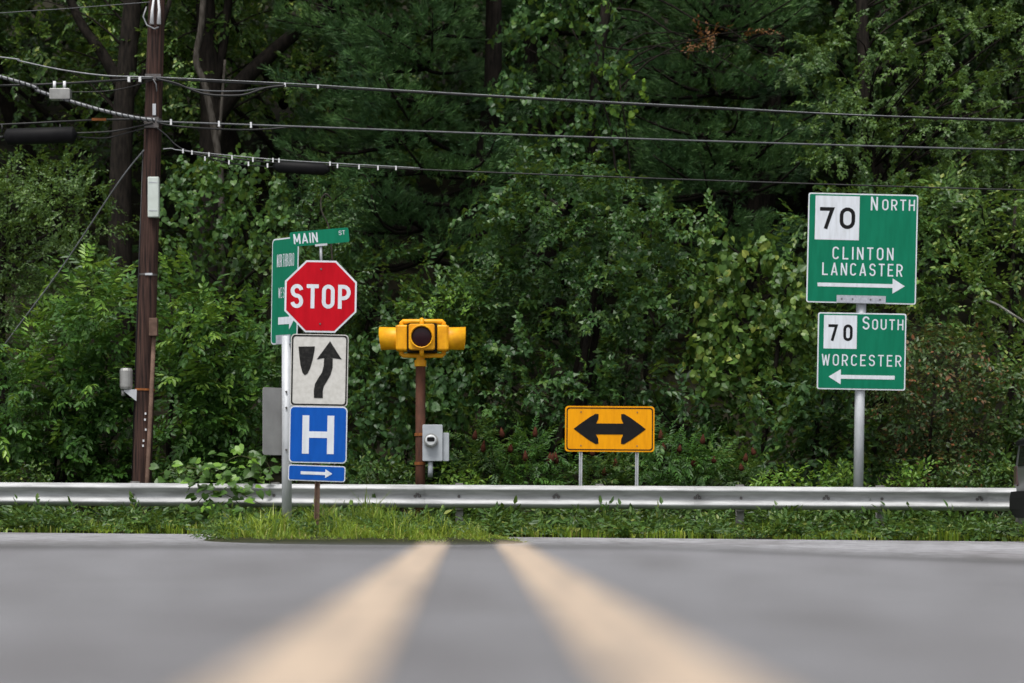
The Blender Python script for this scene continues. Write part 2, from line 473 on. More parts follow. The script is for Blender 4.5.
def text(parent, body, x0, x1, z0, z1, y, mat, weight=0.16, gap=0.42, name='lettering'):
    """flat stroke lettering that fills the given box of the parent's face; gap is relative to a letter's width"""
    h = z1 - z0
    rel = [GW.get(c, 1.0) for c in body]
    unit = (x1 - x0) / (sum(rel) + gap * (len(body) - 1))
    m = MB(); x = x0; lay = 0
    for ch, r_ in zip(body, rel):
        w = max(unit * r_ / h, weight * 1.0)
        for pts, closed in glyph(ch, w, weight):
            P = [Vector(p) for p in pts]
            Q_ = [P[0]]
            for p in P[1:]:
                if (p - Q_[-1]).length > 1e-4: Q_.append(p)
            if closed and (Q_[0] - Q_[-1]).length < 1e-4: Q_.pop()
            n = len(Q_); vs = []
            for i in range(n):
                if closed: pa, pb = Q_[i - 1], Q_[(i + 1) % n]
                else: pa, pb = Q_[max(i - 1, 0)], Q_[min(i + 1, n - 1)]
                d1 = (Q_[i] - pa).normalized() if (Q_[i] - pa).length > 0 else (pb - Q_[i]).normalized()
                d2 = (pb - Q_[i]).normalized() if (pb - Q_[i]).length > 0 else d1
                t = (d1 + d2)
                t = t.normalized() if t.length > 1e-6 else d1
                nrm_ = Vector((-t.y, t.x)); k = weight / 2 / max(0.45, nrm_.dot(Vector((-d1.y, d1.x))))
                for sgn in (1, -1):
                    q = Q_[i] + nrm_ * k * sgn
                    vs.append((x + q.x * h, y - 0.0002 * (lay % 7), z0 + min(1.02, max(-0.02, q.y)) * h))
            fs = [(2 * i, 2 * i + 1, 2 * ((i + 1) % n) + 1, 2 * ((i + 1) % n)) for i in range(n if closed else n - 1)]
            m.add(vs, fs); lay += 1
        x += unit * (r_ + gap)
    return m.build(name, mat, parent)


def plate(parent, name, poly, y0, y1, mat):
    return MB().prism(poly, y0, y1).build(name, mat, parent)


def arrow_poly(x0, x1, zc, shaft, head, hl):
    """straight arrow from x0 to x1 (x1 is the tip)"""
    s = 1 if x1 > x0 else -1
    xb = x1 - s * hl
    p = [(x0, zc - shaft), (xb, zc - shaft), (xb, zc - head), (x1, zc), (xb, zc + head), (xb, zc + shaft), (x0, zc + shaft)]
    return p if s > 0 else p[::-1]


# ---------------------------------------------------------------- stop sign assembly (one leaning post)
D = 25.6; K = F / D
base = at(316.2, 541, D)
stop = thing('stop_sign_post', 'red octagon STOP sign above keep right and blue hospital signs on one rusty post', 'sign post', base, rot=(0, R(1.05), 0))
def lz(v): return (541 - v) / K
def lx(u, v):   # along the leaning post
    return (u - (316.2 + (541 - v) * math.tan(R(1.05)))) / K
m = MB()
H = lz(264)
for a, b2 in (((-0.028, 0.0), (0.012, 0.03)), ((0.016, 0.0), (0.012, 0.03)), ((-0.016, 0.02), (0.032, 0.012))):
    m.box((a[0] + b2[0] / 2, a[1] + b2[1] / 2, H / 2 - 0.15), (b2[0], b2[1], H + 0.3))
m.build('post', M['rust_post'], stop)
MB().tube([(0, 0.016, lz(266)), (-0.012, 0.012, lz(243))], 0.014, 8).build('post_top', M['galv'], stop)
# octagon
def octagon(r, cz):
    return [(r * math.cos(R(22.5 + 45 * k)), cz + r * math.sin(R(22.5 + 45 * k))) for k in range(8)]
cz = lz(296.5); rc = 0.381 / math.cos(R(22.5))
pan = plate(stop, 'stop_panel', octagon(rc, cz), -0.010, -0.005, M['sign_white']); pan['label'] = 'red octagonal panel that reads STOP'
plate(pan, 'red_face', octagon(rc - 0.021, cz), -0.0125, -0.0102, M['sign_red'])
text(pan, 'STOP', -0.318, 0.318, cz - 0.127, cz + 0.127, -0.0135, M['sign_white'], 0.158, 0.27)
for s in (-1, 1):
    MB().tube([(0.0, -0.013, cz + s * 0.29), (0, -0.02, cz + s * 0.29)], 0.010, 8).build('bolt', M['bolt'], pan)
# keep right
cz = lz(370.3); pw, ph = 0.608, 0.762
pan = plate(stop, 'keep_right_panel', rrect(pw, ph, 0.04, 0, cz), -0.010, -0.005, M['sign_white_worn']); pan['label'] = 'white keep right panel with a black curved arrow'
o1 = rrect(pw - 0.018, ph - 0.018, 0.035, 0, cz); o2 = rrect(pw - 0.05, ph - 0.05, 0.028, 0, cz)
n = len(o1)
MB().add([(p[0], -0.0125, p[1]) for p in o1] + [(p[0], -0.0125, p[1]) for p in o2],
         [(i, (i + 1) % n, (i + 1) % n + n, i + n) for i in range(n)]).build('border', M['sign_black_worn'], pan)
sx = lambda u: (u - 320.3) / K
sz = lambda v: cz + (370.3 - v) / K
plate(pan, 'island_symbol', [(sx(299.5), sz(350)), (sx(299.0), sz(347)), (sx(315.5), sz(346.5)), (sx(315.3), sz(350)), (sx(313.5), sz(360)), (sx(311), sz(369)), (sx(308.5), sz(374)), (sx(306), sz(375.5)), (sx(303.6), sz(373)), (sx(301.5), sz(366)), (sx(300.2), sz(357))][::-1][::-1], -0.0135, -0.0115, M['sign_black_worn'])
# curved arrow
lft = [(315.5, 398), (315.2, 391), (316.2, 384), (319.5, 378), (323, 372.5), (324.6, 366), (325, 358)]
rgt = [(333.5, 358), (333.6, 367), (331.8, 374.5), (328.5, 380.5), (325.2, 386), (324.2, 391), (324.3, 398)]
head = [(342.5, 358.5), (331.2, 341), (317.5, 359.5)]
poly = [(sx(u), sz(v)) for u, v in (lft[:-1] + [(325, 357.5)])]
fs = []
mbs = MB()
for i in range(6):
    a, b2 = lft[i], lft[i + 1]; c, d2 = rgt[5 - i], rgt[6 - i]
    mbs.add([(sx(p[0]), -0.0135, sz(p[1])) for p in (a, d2, c, b2)], [(0, 1, 2, 3)])
mbs.add([(sx(p[0]), -0.0135, sz(p[1])) for p in ((317.5, 359.5), (325, 357.9), (333.5, 357.9), (342.5, 359.0), (330.6, 341))], [(0, 1, 2, 3, 4)])
mbs.build('curved_arrow', M['sign_black_worn'], pan)
# hospital
cz = lz(434.7)
xo = lx(318.2, 434.7)
pan = plate(stop, 'hospital_panel', rrect(0.612, 0.60, 0.045, xo, cz), -0.010, -0.005, M['sign_white']); pan['label'] = 'blue panel with a white letter H'
plate(pan, 'blue_face', rrect(0.588, 0.576, 0.038, xo, cz), -0.0125, -0.0102, M['sign_blue'])
hw, hh, st = 0.168, 0.203, 0.036
plate(pan, 'letter_h', [(xo - hw, cz - hh), (xo - hw + 2 * st, cz - hh), (xo - hw + 2 * st, cz - st * 0.95), (xo + hw - 2 * st, cz - st * 0.95), (xo + hw - 2 * st, cz - hh), (xo + hw, cz - hh),
                        (xo + hw, cz + hh), (xo + hw - 2 * st, cz + hh), (xo + hw - 2 * st, cz + st * 0.95), (xo - hw + 2 * st, cz + st * 0.95), (xo - hw + 2 * st, cz + hh), (xo - hw, cz + hh)], -0.0148, -0.0128, M['sign_white'])
# small arrow plaque, hanging a little crooked
cz = lz(473.3); xo = lx(316.8, 473.3)
pan = plate(stop, 'arrow_panel', rrect(0.605, 0.168, 0.025, 0, 0), -0.010, -0.005, M['sign_white']); pan['label'] = 'small blue plaque with a white arrow'
pan.location = (xo, 0, cz); pan.rotation_euler = (0, R(1.0), 0)
plate(pan, 'blue_face', rrect(0.585, 0.148, 0.02, 0, 0), -0.0125, -0.0102, M['sign_blue'])
plate(pan, 'arrow', arrow_poly(-0.17, 0.165, 0, 0.016, 0.047, 0.075), -0.0148, -0.0128, M['sign_white'])
# street name blade
zb = lz(237.2); xb = lx(319.6, 237.2)
blade = plate(stop, 'street_name_blade', rrect(0.625, 0.155, 0.02, 0, 0), -0.010, -0.004, M['sign_green']); blade['label'] = 'green street name blade that reads MAIN ST'
blade.location = (xb, 0, zb); blade.rotation_euler = (0, R(-6.0), 0)
text(blade, 'MAIN', -0.275, -0.02, -0.052, 0.055, -0.0118, M['sign_white'], 0.135, 0.28)
text(blade, 'ST', 0.205, 0.274, 0.003, 0.050, -0.0118, M['sign_white'], 0.12, 0.22)
MB().box((0.01, 0, -0.083), (0.13, 0.03, 0.022)).build('clamp', M['galv'], blade)

# ---------------------------------------------------------------- tubular post with the edge-on town sign
D = 26.4; K = F / D
base = at(286.8, 536, D)
town = thing('town_sign_post', 'green town sign turned nearly edge-on atop a stout galvanised post', 'sign post', base)
lz = lambda v: (536 - v) / K
MB().tube([(0, 0, -0.3), (0, 0, lz(336))], 0.055, 16).build('post', M['galv'], town)
tp = bpy.data.objects.new('town_panel', None); COL.objects.link(tp); tp.parent = town
tp.location = (-0.025, 0.05, lz(290.5)); tp.rotation_euler = (0, R(1.6), R(-53.5))
tp['label'] = 'green panel with white town names and an arrow'
W2, H2 = 0.555, 1.16
plate(tp, 'backing', rrect(W2, H2, 0.05), -0.004, 0.0, M['sign_white'])
plate(tp, 'green_face', rrect(W2 - 0.034, H2 - 0.03, 0.04), -0.0065, -0.0042, M['sign_green'])
text(tp, 'NORTHBORO', -0.165, 0.195, 0.265, 0.405, -0.0078, M['sign_white'], 0.062, 0.38)
text(tp, 'WESTBORO', -0.125, 0.21, -0.075, 0.04, -0.0078, M['sign_white'], 0.062, 0.38)
plate(tp, 'arrow', arrow_poly(-0.12, 0.21, -0.325, 0.04, 0.10, 0.10), -0.0088, -0.0068, M['sign_white'])
MB().box((0, -0.012, -0.53), (0.3, 0.012, 0.10)).build('bracket', M['galv_patch'], tp)
bk = MB().prism(rrect(0.70, 0.735, 0.03), 0, 0.005).build('sign_back', M['sign_back'], town, (0.0, 0.075, lz(421.5)), (0, 0, R(46)))
bk['label'] = 'bare grey back of a panel facing the other road'
for v in (392, 408, 450):
    MB().tube([(0, -0.058, lz(v)), (0, -0.068, lz(v))], 0.012, 8).build('bolt', M['bolt'], town)

# ---------------------------------------------------------------- flashing beacon
D = 33.3; K = F / D
base = at(420.0, 522, D)
bea = thing('flashing_beacon', 'yellow flashing beacon with unlit red lens on rusty brown pole', 'beacon', base)
lz = lambda v: (522 - v) / K
m = MB(); m.tube([(0, 0, -0.5), (0.008, 0, lz(364))], 0.069, 14); m.build('pole', M['rust'], bea)
MB().tube([(0, 0, 0.06), (0, 0, 0.02), (0, 0, -0.1)], [0.085, 0.14, 0.16], 12).build('pole_base', M['rust_orange'], bea)
head = bpy.data.objects.new('signal_cluster', None); COL.objects.link(head); head.parent = bea; head.location = (0.035, 0, lz(338.5))
Y = M['signal_yellow']
hs2 = 0.185
def signal_head(ang, name='signal_head', vis=0.24):
    g = bpy.data.objects.new(name, None)
    return g
# front and back heads, side heads: each housing + door + visor + lens
def add_head(direction):
    ca, sa = {'front': (0, -1), 'left': (-1, 0), 'right': (1, 0), 'back': (0, 1)}[direction]
    ang = math.atan2(sa, ca) + math.pi / 2   # rotate the local -y face to the direction
    h = MB().prism(rrect(0.355, 0.355, 0.03), -0.345, -0.205).build('signal_head', Y, head, (0, 0, 0), (0, 0, ang), bevel=0.012)
    MB().prism(rrect(0.335, 0.335, 0.02), -0.36, -0.347).build('door', Y, h)
    n = 20
    m = MB()
    length = 0.235 if direction in ('left', 'right') else 0.05
    r0, r1 = 0.152, 0.140
    ring = []
    rows = [(r0, -0.36, -0.36), (r0 + 0.008, -0.36 - length * 0.9, -0.36 - length), (r1 + 0.006, -0.36 - length * 0.9 - 0.0005, -0.36 - length + 0.0005), (r1, -0.361, -0.361)]
    vs = []; fs = []
    for rr, yb, yt in rows:
        for k in range(n):
            a = 2 * math.pi * k / n
            t = (math.sin(a) + 1) / 2
            vs.append((rr * math.cos(a), yb + (yt - yb) * min(1, t * 1.6), rr * math.sin(a)))
    for i in range(3):
        for k in range(n):
            fs.append((i * n + k, i * n + (k + 1) % n, (i + 1) * n + (k + 1) % n, (i + 1) * n + k))
    m.add(vs, fs, True)
    m.build('visor', Y, h)
    # lens: shallow dome
    m = MB(); vs = [(0, -0.379, 0)]; fs = []
    for i, (rr, yy) in enumerate(((0.05, -0.377), (0.10, -0.372), (0.139, -0.3615))):
        for k in range(n):
            a = 2 * math.pi * k / n
            vs.append((rr * math.cos(a), yy, rr * math.sin(a)))
    for k in range(n):
        fs.append((0, 1 + k, 1 + (k + 1) % n))
        for i in range(2):
            fs.append((1 + i * n + k, 1 + (i + 1) * n + k, 1 + (i + 1) * n + (k + 1) % n, 1 + i * n + (k + 1) % n))
    m.add(vs, fs, True); m.build('lens', M['lens_red'], h)
for d_ in ('front', 'left', 'right', 'back'):
    add_head(d_)
# tubular brackets above and below
for s in (1, -1):
    zt = s * 0.235
    m = MB()
    for a in (0, 90):
        c_, s_ = math.cos(R(a)), math.sin(R(a))
        pts = [(-0.29 * c_, -0.29 * s_, s * 0.15), (-0.29 * c_, -0.29 * s_, zt - s * 0.02), (-0.27 * c_, -0.27 * s_, zt), (0.27 * c_, 0.27 * s_, zt), (0.29 * c_, 0.29 * s_, zt - s * 0.02), (0.29 * c_, 0.29 * s_, s * 0.15)]
        m.tube(pts, 0.032, 8)
    m.build('bracket', Y, head)
MB().box((0, 0, 0), (0.395, 0.395, 0.39)).build('core', M['black_plastic'], head)
MB().tube([(-0.03, 0, -0.225), (-0.03, 0, -0.30), (-0.03, 0, -0.30), (-0.03, 0, -0.385)], [0.058, 0.06, 0.083, 0.083], 14, smooth=False).build('collar', Y, head)
# electricity meter on the pole
bx = bpy.data.objects.new('meter_box', None); COL.objects.link(bx); bx.parent = bea; bx.location = (0.178, -0.11, lz(443.2))
bx['label'] = 'pale grey electricity meter box'
MB().prism(rrect(0.275, 0.50, 0.015), -0.07, 0.07).build('housing', M['box_grey'], bx, bevel=0.006)
MB().prism(rrect(0.085, 0.39, 0.012), -0.03, 0.07).build('side_box', M['box_grey'], bx, (0.182, 0.02, -0.055), bevel=0.006)
MB().tube([(-0.02, -0.071, 0.03), (-0.02, -0.10, 0.03)], 0.098, 20, smooth=False).build('meter_ring', M['can_grey'], bx)
mg = MB().tube([(-0.02, -0.10, 0.03), (-0.02, -0.16, 0.03), (-0.02, -0.175, 0.03)], [0.084, 0.08, 0.06], 20).build('meter_glass', M['meter_glass'], bx)
MB().prism(rrect(0.105, 0.06, 0.02), -0.178, -0.1755).build('dial', M['black_plastic'], mg, (-0.02, 0, 0.045))
MB().tube([(-0.03, 0, -0.25), (-0.03, 0, -0.40), (-0.035, 0.03, -0.46)], 0.035, 10).build('conduit', M['box_grey'], bx)
for v in (434.5, 463.5):
    MB().tube([(0, 0, lz(v) - 0.02), (0, 0, lz(v) + 0.02)], 0.078, 14, smooth=False).build('strap', M['rust_orange'], bea)

# ---------------------------------------------------------------- double arrow sign
D = 33.15; K = F / D
base = at(609, 527, D)
da = thing('double_arrow_sign', 'yellow two-way arrow warning sign on two thin posts behind guardrail', 'sign', base, rot=(0, R(0.4), 0))
lz = lambda v: (527 - v) / K
for x in (-0.395, 0.375):
    m = MB()
    for a, w, dpt in ((-0.022, 0.010, 0.025), (0.012, 0.010, 0.025)):
        m.box((x + a + w / 2, 0.0, lz(452) / 2 - 0.1 + 0.15), (w, dpt, lz(452) + 0.5))
    m.box((x, 0.017, lz(452) / 2 + 0.05), (0.044, 0.008, lz(452) + 0.5))
    m.build('post', M['galv'], da)
cz = lz(429)
pan = plate(da, 'panel', rrect(1.225, 0.625, 0.045, 0, cz), -0.022, -0.017, M['sign_yellow'])
o1 = rrect(1.185, 0.585, 0.04, 0, cz); o2 = rrect(1.155, 0.555, 0.034, 0, cz); n = len(o1)
MB().add([(p[0], -0.0245, p[1]) for p in o1] + [(p[0], -0.0245, p[1]) for p in o2],
         [(i, (i + 1) % n, (i + 1) % n + n, i + n) for i in range(n)]).build('border', M['sign_black'], pan)
px = lambda x, z: ((x - 429) / 1024 * 310 / K, cz - (z - 229) / 1024 * 310 / K)
half = [(548, 229), (530, 243), (498, 266), (476, 279), (466, 278), (467, 262), (474, 247), (429, 246)]
rt = [px(x, z) for x, z in half] + [px(x, 458 - z) for x, z in half[::-1][:-1]]
upper = [px(x, 458 - z) for x, z in half]
arrow_pts = [px(548, 229)] + [px(x, 458 - z) for x, z in half[1:-1]] + [px(858 - x, 458 - z) for x, z in half[1:-1][::-1]] + [px(310, 229)] + [px(858 - x, z) for x, z in half[1:-1]] + [px(x, z) for x, z in half[1:-1][::-1]]
plate(pan, 'double_arrow', arrow_pts, -0.0265, -0.0225, M['sign_black'])
for x in (-0.395, 0.375):
    for s in (-0.23, 0.23):
        MB().tube([(x, -0.0225, cz + s), (x, -0.028, cz + s)], 0.009, 8).build('bolt', M['bolt'], pan)

# ---------------------------------------------------------------- route sign on the right
D = 33.6; K = F / D
base = at(857.8, 522, D)
rs = thing('route_sign_post', 'two green route 70 direction signs stacked on a galvanised post', 'sign post', base, rot=(0, R(0.9), 0))
lz = lambda v: (522 - v) / K
xs_at = lambda v: (522 - v) * math.tan(R(0.9)) + 857.8
MB().tube([(0, 0, -0.4), (0, 0, lz(300))], 0.07, 16).build('post', M['galv'], rs)
def route_panel(name, label, uc, vc, w, h, rot, yoff):
    p = bpy.data.objects.new(name, None); COL.objects.link(p); p.parent = rs
    p.location = ((uc - xs_at(vc)) / K, yoff, lz(vc)); p.rotation_euler = (0, R(rot - 0.9), 0)
    p['label'] = label
    plate(p, 'backing', rrect(w, h, 0.03), -0.004, 0, M['sign_white'])
    plate(p, 'green_face', rrect(w - 0.036, h - 0.036, 0.02), -0.0065, -0.0042, M['sign_green'])
    X = lambda u: (u - uc) / K
    Z = lambda v: (vc - v) / K
    return p, X, Z
p, X, Z = route_panel('north_panel', 'upper green panel for route 70 north to Clinton and Lancaster', 861.2, 249.3, 1.52, 1.52, 1.3, -0.095)
plate(p, 'white_square', [(X(813.6), Z(241.2)), (X(857.6), Z(241.2)), (X(857.6), Z(197.4)), (X(813.6), Z(197.4))], -0.0088, -0.0068, M['sign_white'])
text(p, '7', X(818.2), X(832.2), Z(230.5), Z(208.8), -0.0100, M['sign_black'], 0.17)
text(p, '0', X(838), X(853.5), Z(230.3), Z(208.6), -0.0100, M['sign_black'], 0.17)
text(p, 'N', X(868.8), X(875.8), Z(211.0), Z(197.4), -0.0080, M['sign_white'], 0.118)
text(p, 'ORTH', X(880.2), X(912.8), Z(210.6), Z(199.6), -0.0080, M['sign_white'], 0.125, 0.45)
text(p, 'CLINTON', X(831.7), X(892.5), Z(260.5), Z(248), -0.0080, M['sign_white'], 0.112, 0.55)
text(p, 'LANCASTER', X(821.8), X(902), Z(276.5), Z(264), -0.0080, M['sign_white'], 0.112, 0.5)
plate(p, 'arrow', arrow_poly(X(817.5), X(904.5), Z(286), 0.026, 0.105, 0.17), -0.0095, -0.0068, M['sign_white'])
MB().box((0, -0.014, Z(300)), (0.68, 0.012, 0.105)).build('bracket', M['galv_patch'], p)
for x in (-0.27, -0.12, 0.13, 0.26):
    MB().tube([(x, -0.0205, Z(300)), (x, -0.026, Z(300))], 0.012, 8).build('bolt', M['bolt'], p)
p, X, Z = route_panel('south_panel', 'lower green panel for route 70 south to Worcester', 860.6, 351.8, 1.225, 1.065, 1.0, -0.095)
plate(p, 'white_square', [(X(822.5), Z(349.5)), (X(855.5), Z(349.5)), (X(855.5), Z(316.2)), (X(822.5), Z(316.2))], -0.0088, -0.0068, M['sign_white'])
text(p, '7', X(827), X(836.2), Z(341.8), Z(325.3), -0.0100, M['sign_black'], 0.17)
text(p, '0', X(842), X(851.3), Z(341.8), Z(325.2), -0.0100, M['sign_black'], 0.17)
text(p, 'S', X(861), X(868), Z(330), Z(316.8), -0.0080, M['sign_white'], 0.118)
text(p, 'OUTH', X(870.6), X(901.8), Z(330), Z(319.4), -0.0080, M['sign_white'], 0.125, 0.45)
text(p, 'WORCESTER', X(821), X(900.5), Z(366.5), Z(355), -0.0080, M['sign_white'], 0.112, 0.5)
plate(p, 'arrow', arrow_poly(X(894), X(828), Z(377.5), 0.027, 0.105, 0.17), -0.0095, -0.0068, M['sign_white'])

# ---------------------------------------------------------------- guardrail
D = 32.6; K = F / D
def rail_top(x): return at(x * K + 512, 482.3 + 5.7 * ((x * K + 512) / 1024), D).z
gr = thing('guardrail', 'long galvanised steel guardrail running along the far verge', 'guardrail', (0, D, float(z_cross(0, D))))
gz = float(z_cross(0, D))
prof = [(0.0, 0.156), (-0.022, 0.151), (-0.068, 0.121), (-0.083, 0.102), (-0.083, 0.090), (-0.070, 0.072), (-0.020, 0.036), (-0.006, 0.014), (-0.006, -0.014),
        (-0.020, -0.036), (-0.070, -0.072), (-0.083, -0.090), (-0.083, -0.102), (-0.068, -0.121), (-0.022, -0.151), (0.0, -0.156)]
joints = [-1260, -1078, -785, -431, -149, 133, 415, 695, 977, 1260, 1542, 1826]
jx = [(u - 512) / K for u in joints]
for i in range(len(jx) - 1):
    x0, x1 = jx[i] - 0.02, jx[i + 1] + 0.13
    dy = -0.0045 * (i % 2)
    vs = []; fs = []; nseg = 6; n = len(prof)
    for s in range(nseg + 1):
        x = x0 + (x1 - x0) * s / nseg
        zc = rail_top(x) - 0.156 - gz
        for (yy, zz) in prof: vs.append((x, yy + dy, zc + zz))
        for (yy, zz) in prof: vs.append((x, yy + dy + 0.003, zc + zz * 0.985))
    for s in range(nseg):
        a, b2 = s * 2 * n, (s + 1) * 2 * n
        for k in range(n - 1):
            fs.append((a + k, a + k + 1, b2 + k + 1, b2 + k))
            fs.append((a + n + k, b2 + n + k, b2 + n + k + 1, a + n + k + 1))
        fs.append((a, b2, b2 + n, a + n)); fs.append((a + n - 1, a + 2 * n - 1, b2 + 2 * n - 1, b2 + n - 1))
    for a in (0, nseg * 2 * n):
        for k in range(n - 1): fs.append((a + k, a + n + k, a + n + k + 1, a + k + 1))
    bm_ = MB(); bm_.add(vs, fs, True); bm_.build('rail_beam', M['rail'], gr)
posts_u = [-720, -579, -431, -290, -149, -8, 133, 274, 459, 600, 741, 882, 1023, 1164, 1305, 1446]
pm = MB(); pm.box((0, 0.10, 0), (0.10, 0.012, 1.05)); pm.box((0, 0.25, 0), (0.10, 0.012, 1.05)); pm.box((0, 0.175, 0), (0.008, 0.138, 1.05))
bmk = MB(); bmk.box((0, 0.046, 0), (0.10, 0.088, 0.34))
bb = MB(); bb.tube([(0, 0, 0), (0, -0.014, 0)], [0.022, 0.016], 8)
pme = bme = bolte = None
def inst(src, name, mat, parent, loc):
    if isinstance(src, MB):
        return src.build(name, mat, parent, loc)
    o = src.copy(); COL.objects.link(o); o.parent = parent; o.location = loc
    return o
po = bo = so = None
for u in posts_u:
    x = (u - 512) / K; zt = rail_top(x) - gz
    po = inst(po or pm, 'post', M['rail_post'], gr, (x, 0.0, zt - 0.50))
    bo = inst(bo or bmk, 'block', M['rail_post'], gr, (x, 0.0, zt - 0.165))
    so = inst(so or bb, 'bolt', M['bolt'], gr, (x, -0.0105, zt - 0.156))
for u in (415, 554, 695, 824, 977):
    x = (u - 512) / K; zt = rail_top(x) - gz
    for dx, dz in ((0, 0), (0.06, 0.0), (0.03, 0.035)):
        inst(so, 'bolt', M['bolt'], gr, (x + dx, -0.011 if dz == 0 else -0.027, zt - 0.156 + dz))

# ---------------------------------------------------------------- utility pole
D = 34.0; K = F / D
base = at(140.5, 528, D)
up = thing('utility_pole', 'leaning dark brown wooden utility pole behind the guardrail', 'utility pole', base)
lz = lambda v: (528 - v) / K
ux = lambda u: (u - 140.5) / K
lean = lambda v: (528 - v) / 490 * 15.2       # column offset of the axis
ax = lambda v: Vector((lean(v) / K, 0, lz(v)))
pts = [ax(v) for v in (560, 528, 400, 280, 160, 40, -80, -200)]
MB().tube(pts, [0.142, 0.138, 0.133, 0.129, 0.125, 0.119, 0.113, 0.107], 18).build('pole', M['wood'], up)
# conduit and its junction box
c0, c1 = Vector((ux(155.5), -0.12, lz(330))), Vector((ux(147.8), -0.15, lz(500)))
MB().tube([c0, c1, c1 + Vector((-0.005, 0, -0.4))], 0.030, 10).build('conduit', M['rust_post'], up)
MB().prism(rrect(0.115, 0.25, 0.01, ux(155.3), lz(328)), -0.23, -0.10).build('junction_box', M['rust_post'], up, bevel=0.006)
wb = MB().prism(rrect(0.155, 0.565, 0.012, ux(155.0), lz(198.5)), -0.185, -0.06).build('cable_guard', M['box_white'], up, bevel=0.012)
wb['label'] = 'pale rectangular cable guard'
for v in (184, 212):
    MB().box((ux(155.0), -0.187, lz(v)), (0.12, 0.004, 0.012)).build('band', M['galv'], wb)
can = MB().tube([(ux(127), -0.06, lz(389.5)), (ux(127), -0.06, lz(387)), (ux(127), -0.06, lz(371)), (ux(127), -0.06, lz(368.5))], [0.08, 0.092, 0.092, 0.075], 16, smooth=False).build('meter_can', M['can_grey'], up)
MB().tube([(ux(124), -0.06, lz(390)), (ux(124), -0.06, lz(396))], 0.028, 8).build('fitting', M['can_grey'], can)
MB().prism([(ux(125), lz(391.5)), (ux(137.5), lz(401.5)), (ux(138), lz(391)), (ux(137.5), lz(389.6)), (ux(125), lz(390.2))], -0.11, -0.03).build('arm_bracket', M['galv'], up)
MB().tube([ax(390.8), ax(388.8)], 0.142, 18, smooth=False).build('strap', M['rust_orange'], up)
for v, rr in ((275, 0.133), (120, 0.13), (79, 0.128), (122.5, 0.1305)):
    MB().tube([ax(v + 1.0), ax(v - 1.0)], rr, 18, smooth=False).build('band', M['bolt'], up)
MB().box(Vector((ux(150.2), -0.135, lz(275.0))), (0.10, 0.02, 0.03)).build('tag', M['galv'], up)
for (u, v) in ((147, 414), (146.5, 420), (147.2, 430), (144.5, 446), (145, 441)):
    MB().box((ux(u), -0.135, lz(v)), (0.022, 0.02, 0.03)).build('staple', M['clip_white'], up)
# bracket and cable attachments near the top
MB().box(ax(79) + Vector((0.0, -0.13, 0)), (0.22, 0.05, 0.09)).build('clamp', M['bolt'], up)
MB().box(ax(124) + Vector((0.0, -0.135, 0)), (0.20, 0.06, 0.15)).build('clamp', M['bolt'], up)
MB().box(ax(111) + Vector((0.03, -0.125, 0)), (0.045, 0.03, 0.16)).build('tag', M['galv'], up)
for du, t in ((-3, -0.10), (4, -0.09)):
    MB().tube([ax(26) + Vector((du / K, -0.13, 0)), ax(12) + Vector((du / K, -0.12, 0)), ax(-8) + Vector((du * 0.4 / K, -0.11, 0))], [0.032, 0.02, 0.012], 8).build('insulator', M['clip_white'], up)
lp = [ax(8) + Vector((-0.13, -0.08, 0)), ax(18) + Vector((-0.17, -0.10, 0)), ax(27) + Vector((-0.11, -0.14, 0)), ax(31) + Vector((0.0, -0.15, 0)), ax(29) + Vector((0.06, -0.14, 0))]
MB().tube(lp, 0.012, 6).build('ground_wire', M['cable_light'], up)
MB().tube([ax(80) + Vector((-0.02, -0.16, 0.02)), ax(86) + Vector((0.05, -0.17, 0)), ax(93) + Vector((0.06, -0.14, 0))], 0.01, 6).build('ground_wire', M['cable_light'], up)
MB().tube([ax(150) + Vector((-0.125, -0.03, 0)), ax(300) + Vector((-0.135, -0.03, 0)), ax(520) + Vector((-0.14, -0.03, 0))], 0.009, 6).build('ground_wire', M['cable_black'], up)

# ---------------------------------------------------------------- overhead cables
def spline(pts, n=10):
    P = [Vector(p) for p in pts]; out = []
    for i in range(len(P) - 1):
        p0, p1, p2, p3 = P[max(i - 1, 0)], P[i], P[i + 1], P[min(i + 2, len(P) - 1)]
        for k in range(n):
            t = k / n
            out.append(0.5 * ((2 * p1) + (-p0 + p2) * t + (2 * p0 - 5 * p1 + 4 * p2 - p3) * t * t + (-p0 + 3 * p1 - 3 * p2 + p3) * t ** 3))
    out.append(P[-1]); return out


def cable(label, uv, r, mat, d=33.83, name='overhead_cable', n=10):
    pts = spline([at(*p, d) if len(p) == 2 else at(*p) for p in uv], n)
    o = bpy.data.objects.new(name, None); COL.objects.link(o)
    tag(o, label, 'cable', 'overhead cables on the utility pole')
    MB().tube(pts, r, 6, smooth=True).build('strand', mat, o)
    return o, pts


far = lambda u0, v0, u1, v1, u: v0 + (v1 - v0) * (u - u0) / (u1 - u0)
c_a, pa = cable('uppermost thick cable from the pole across to the right', [(156, 78.5), (400, 91.5), (700, 108), (1024, 121.5), (1500, 134), (2000, 140)], 0.0125, M['cable_black'])
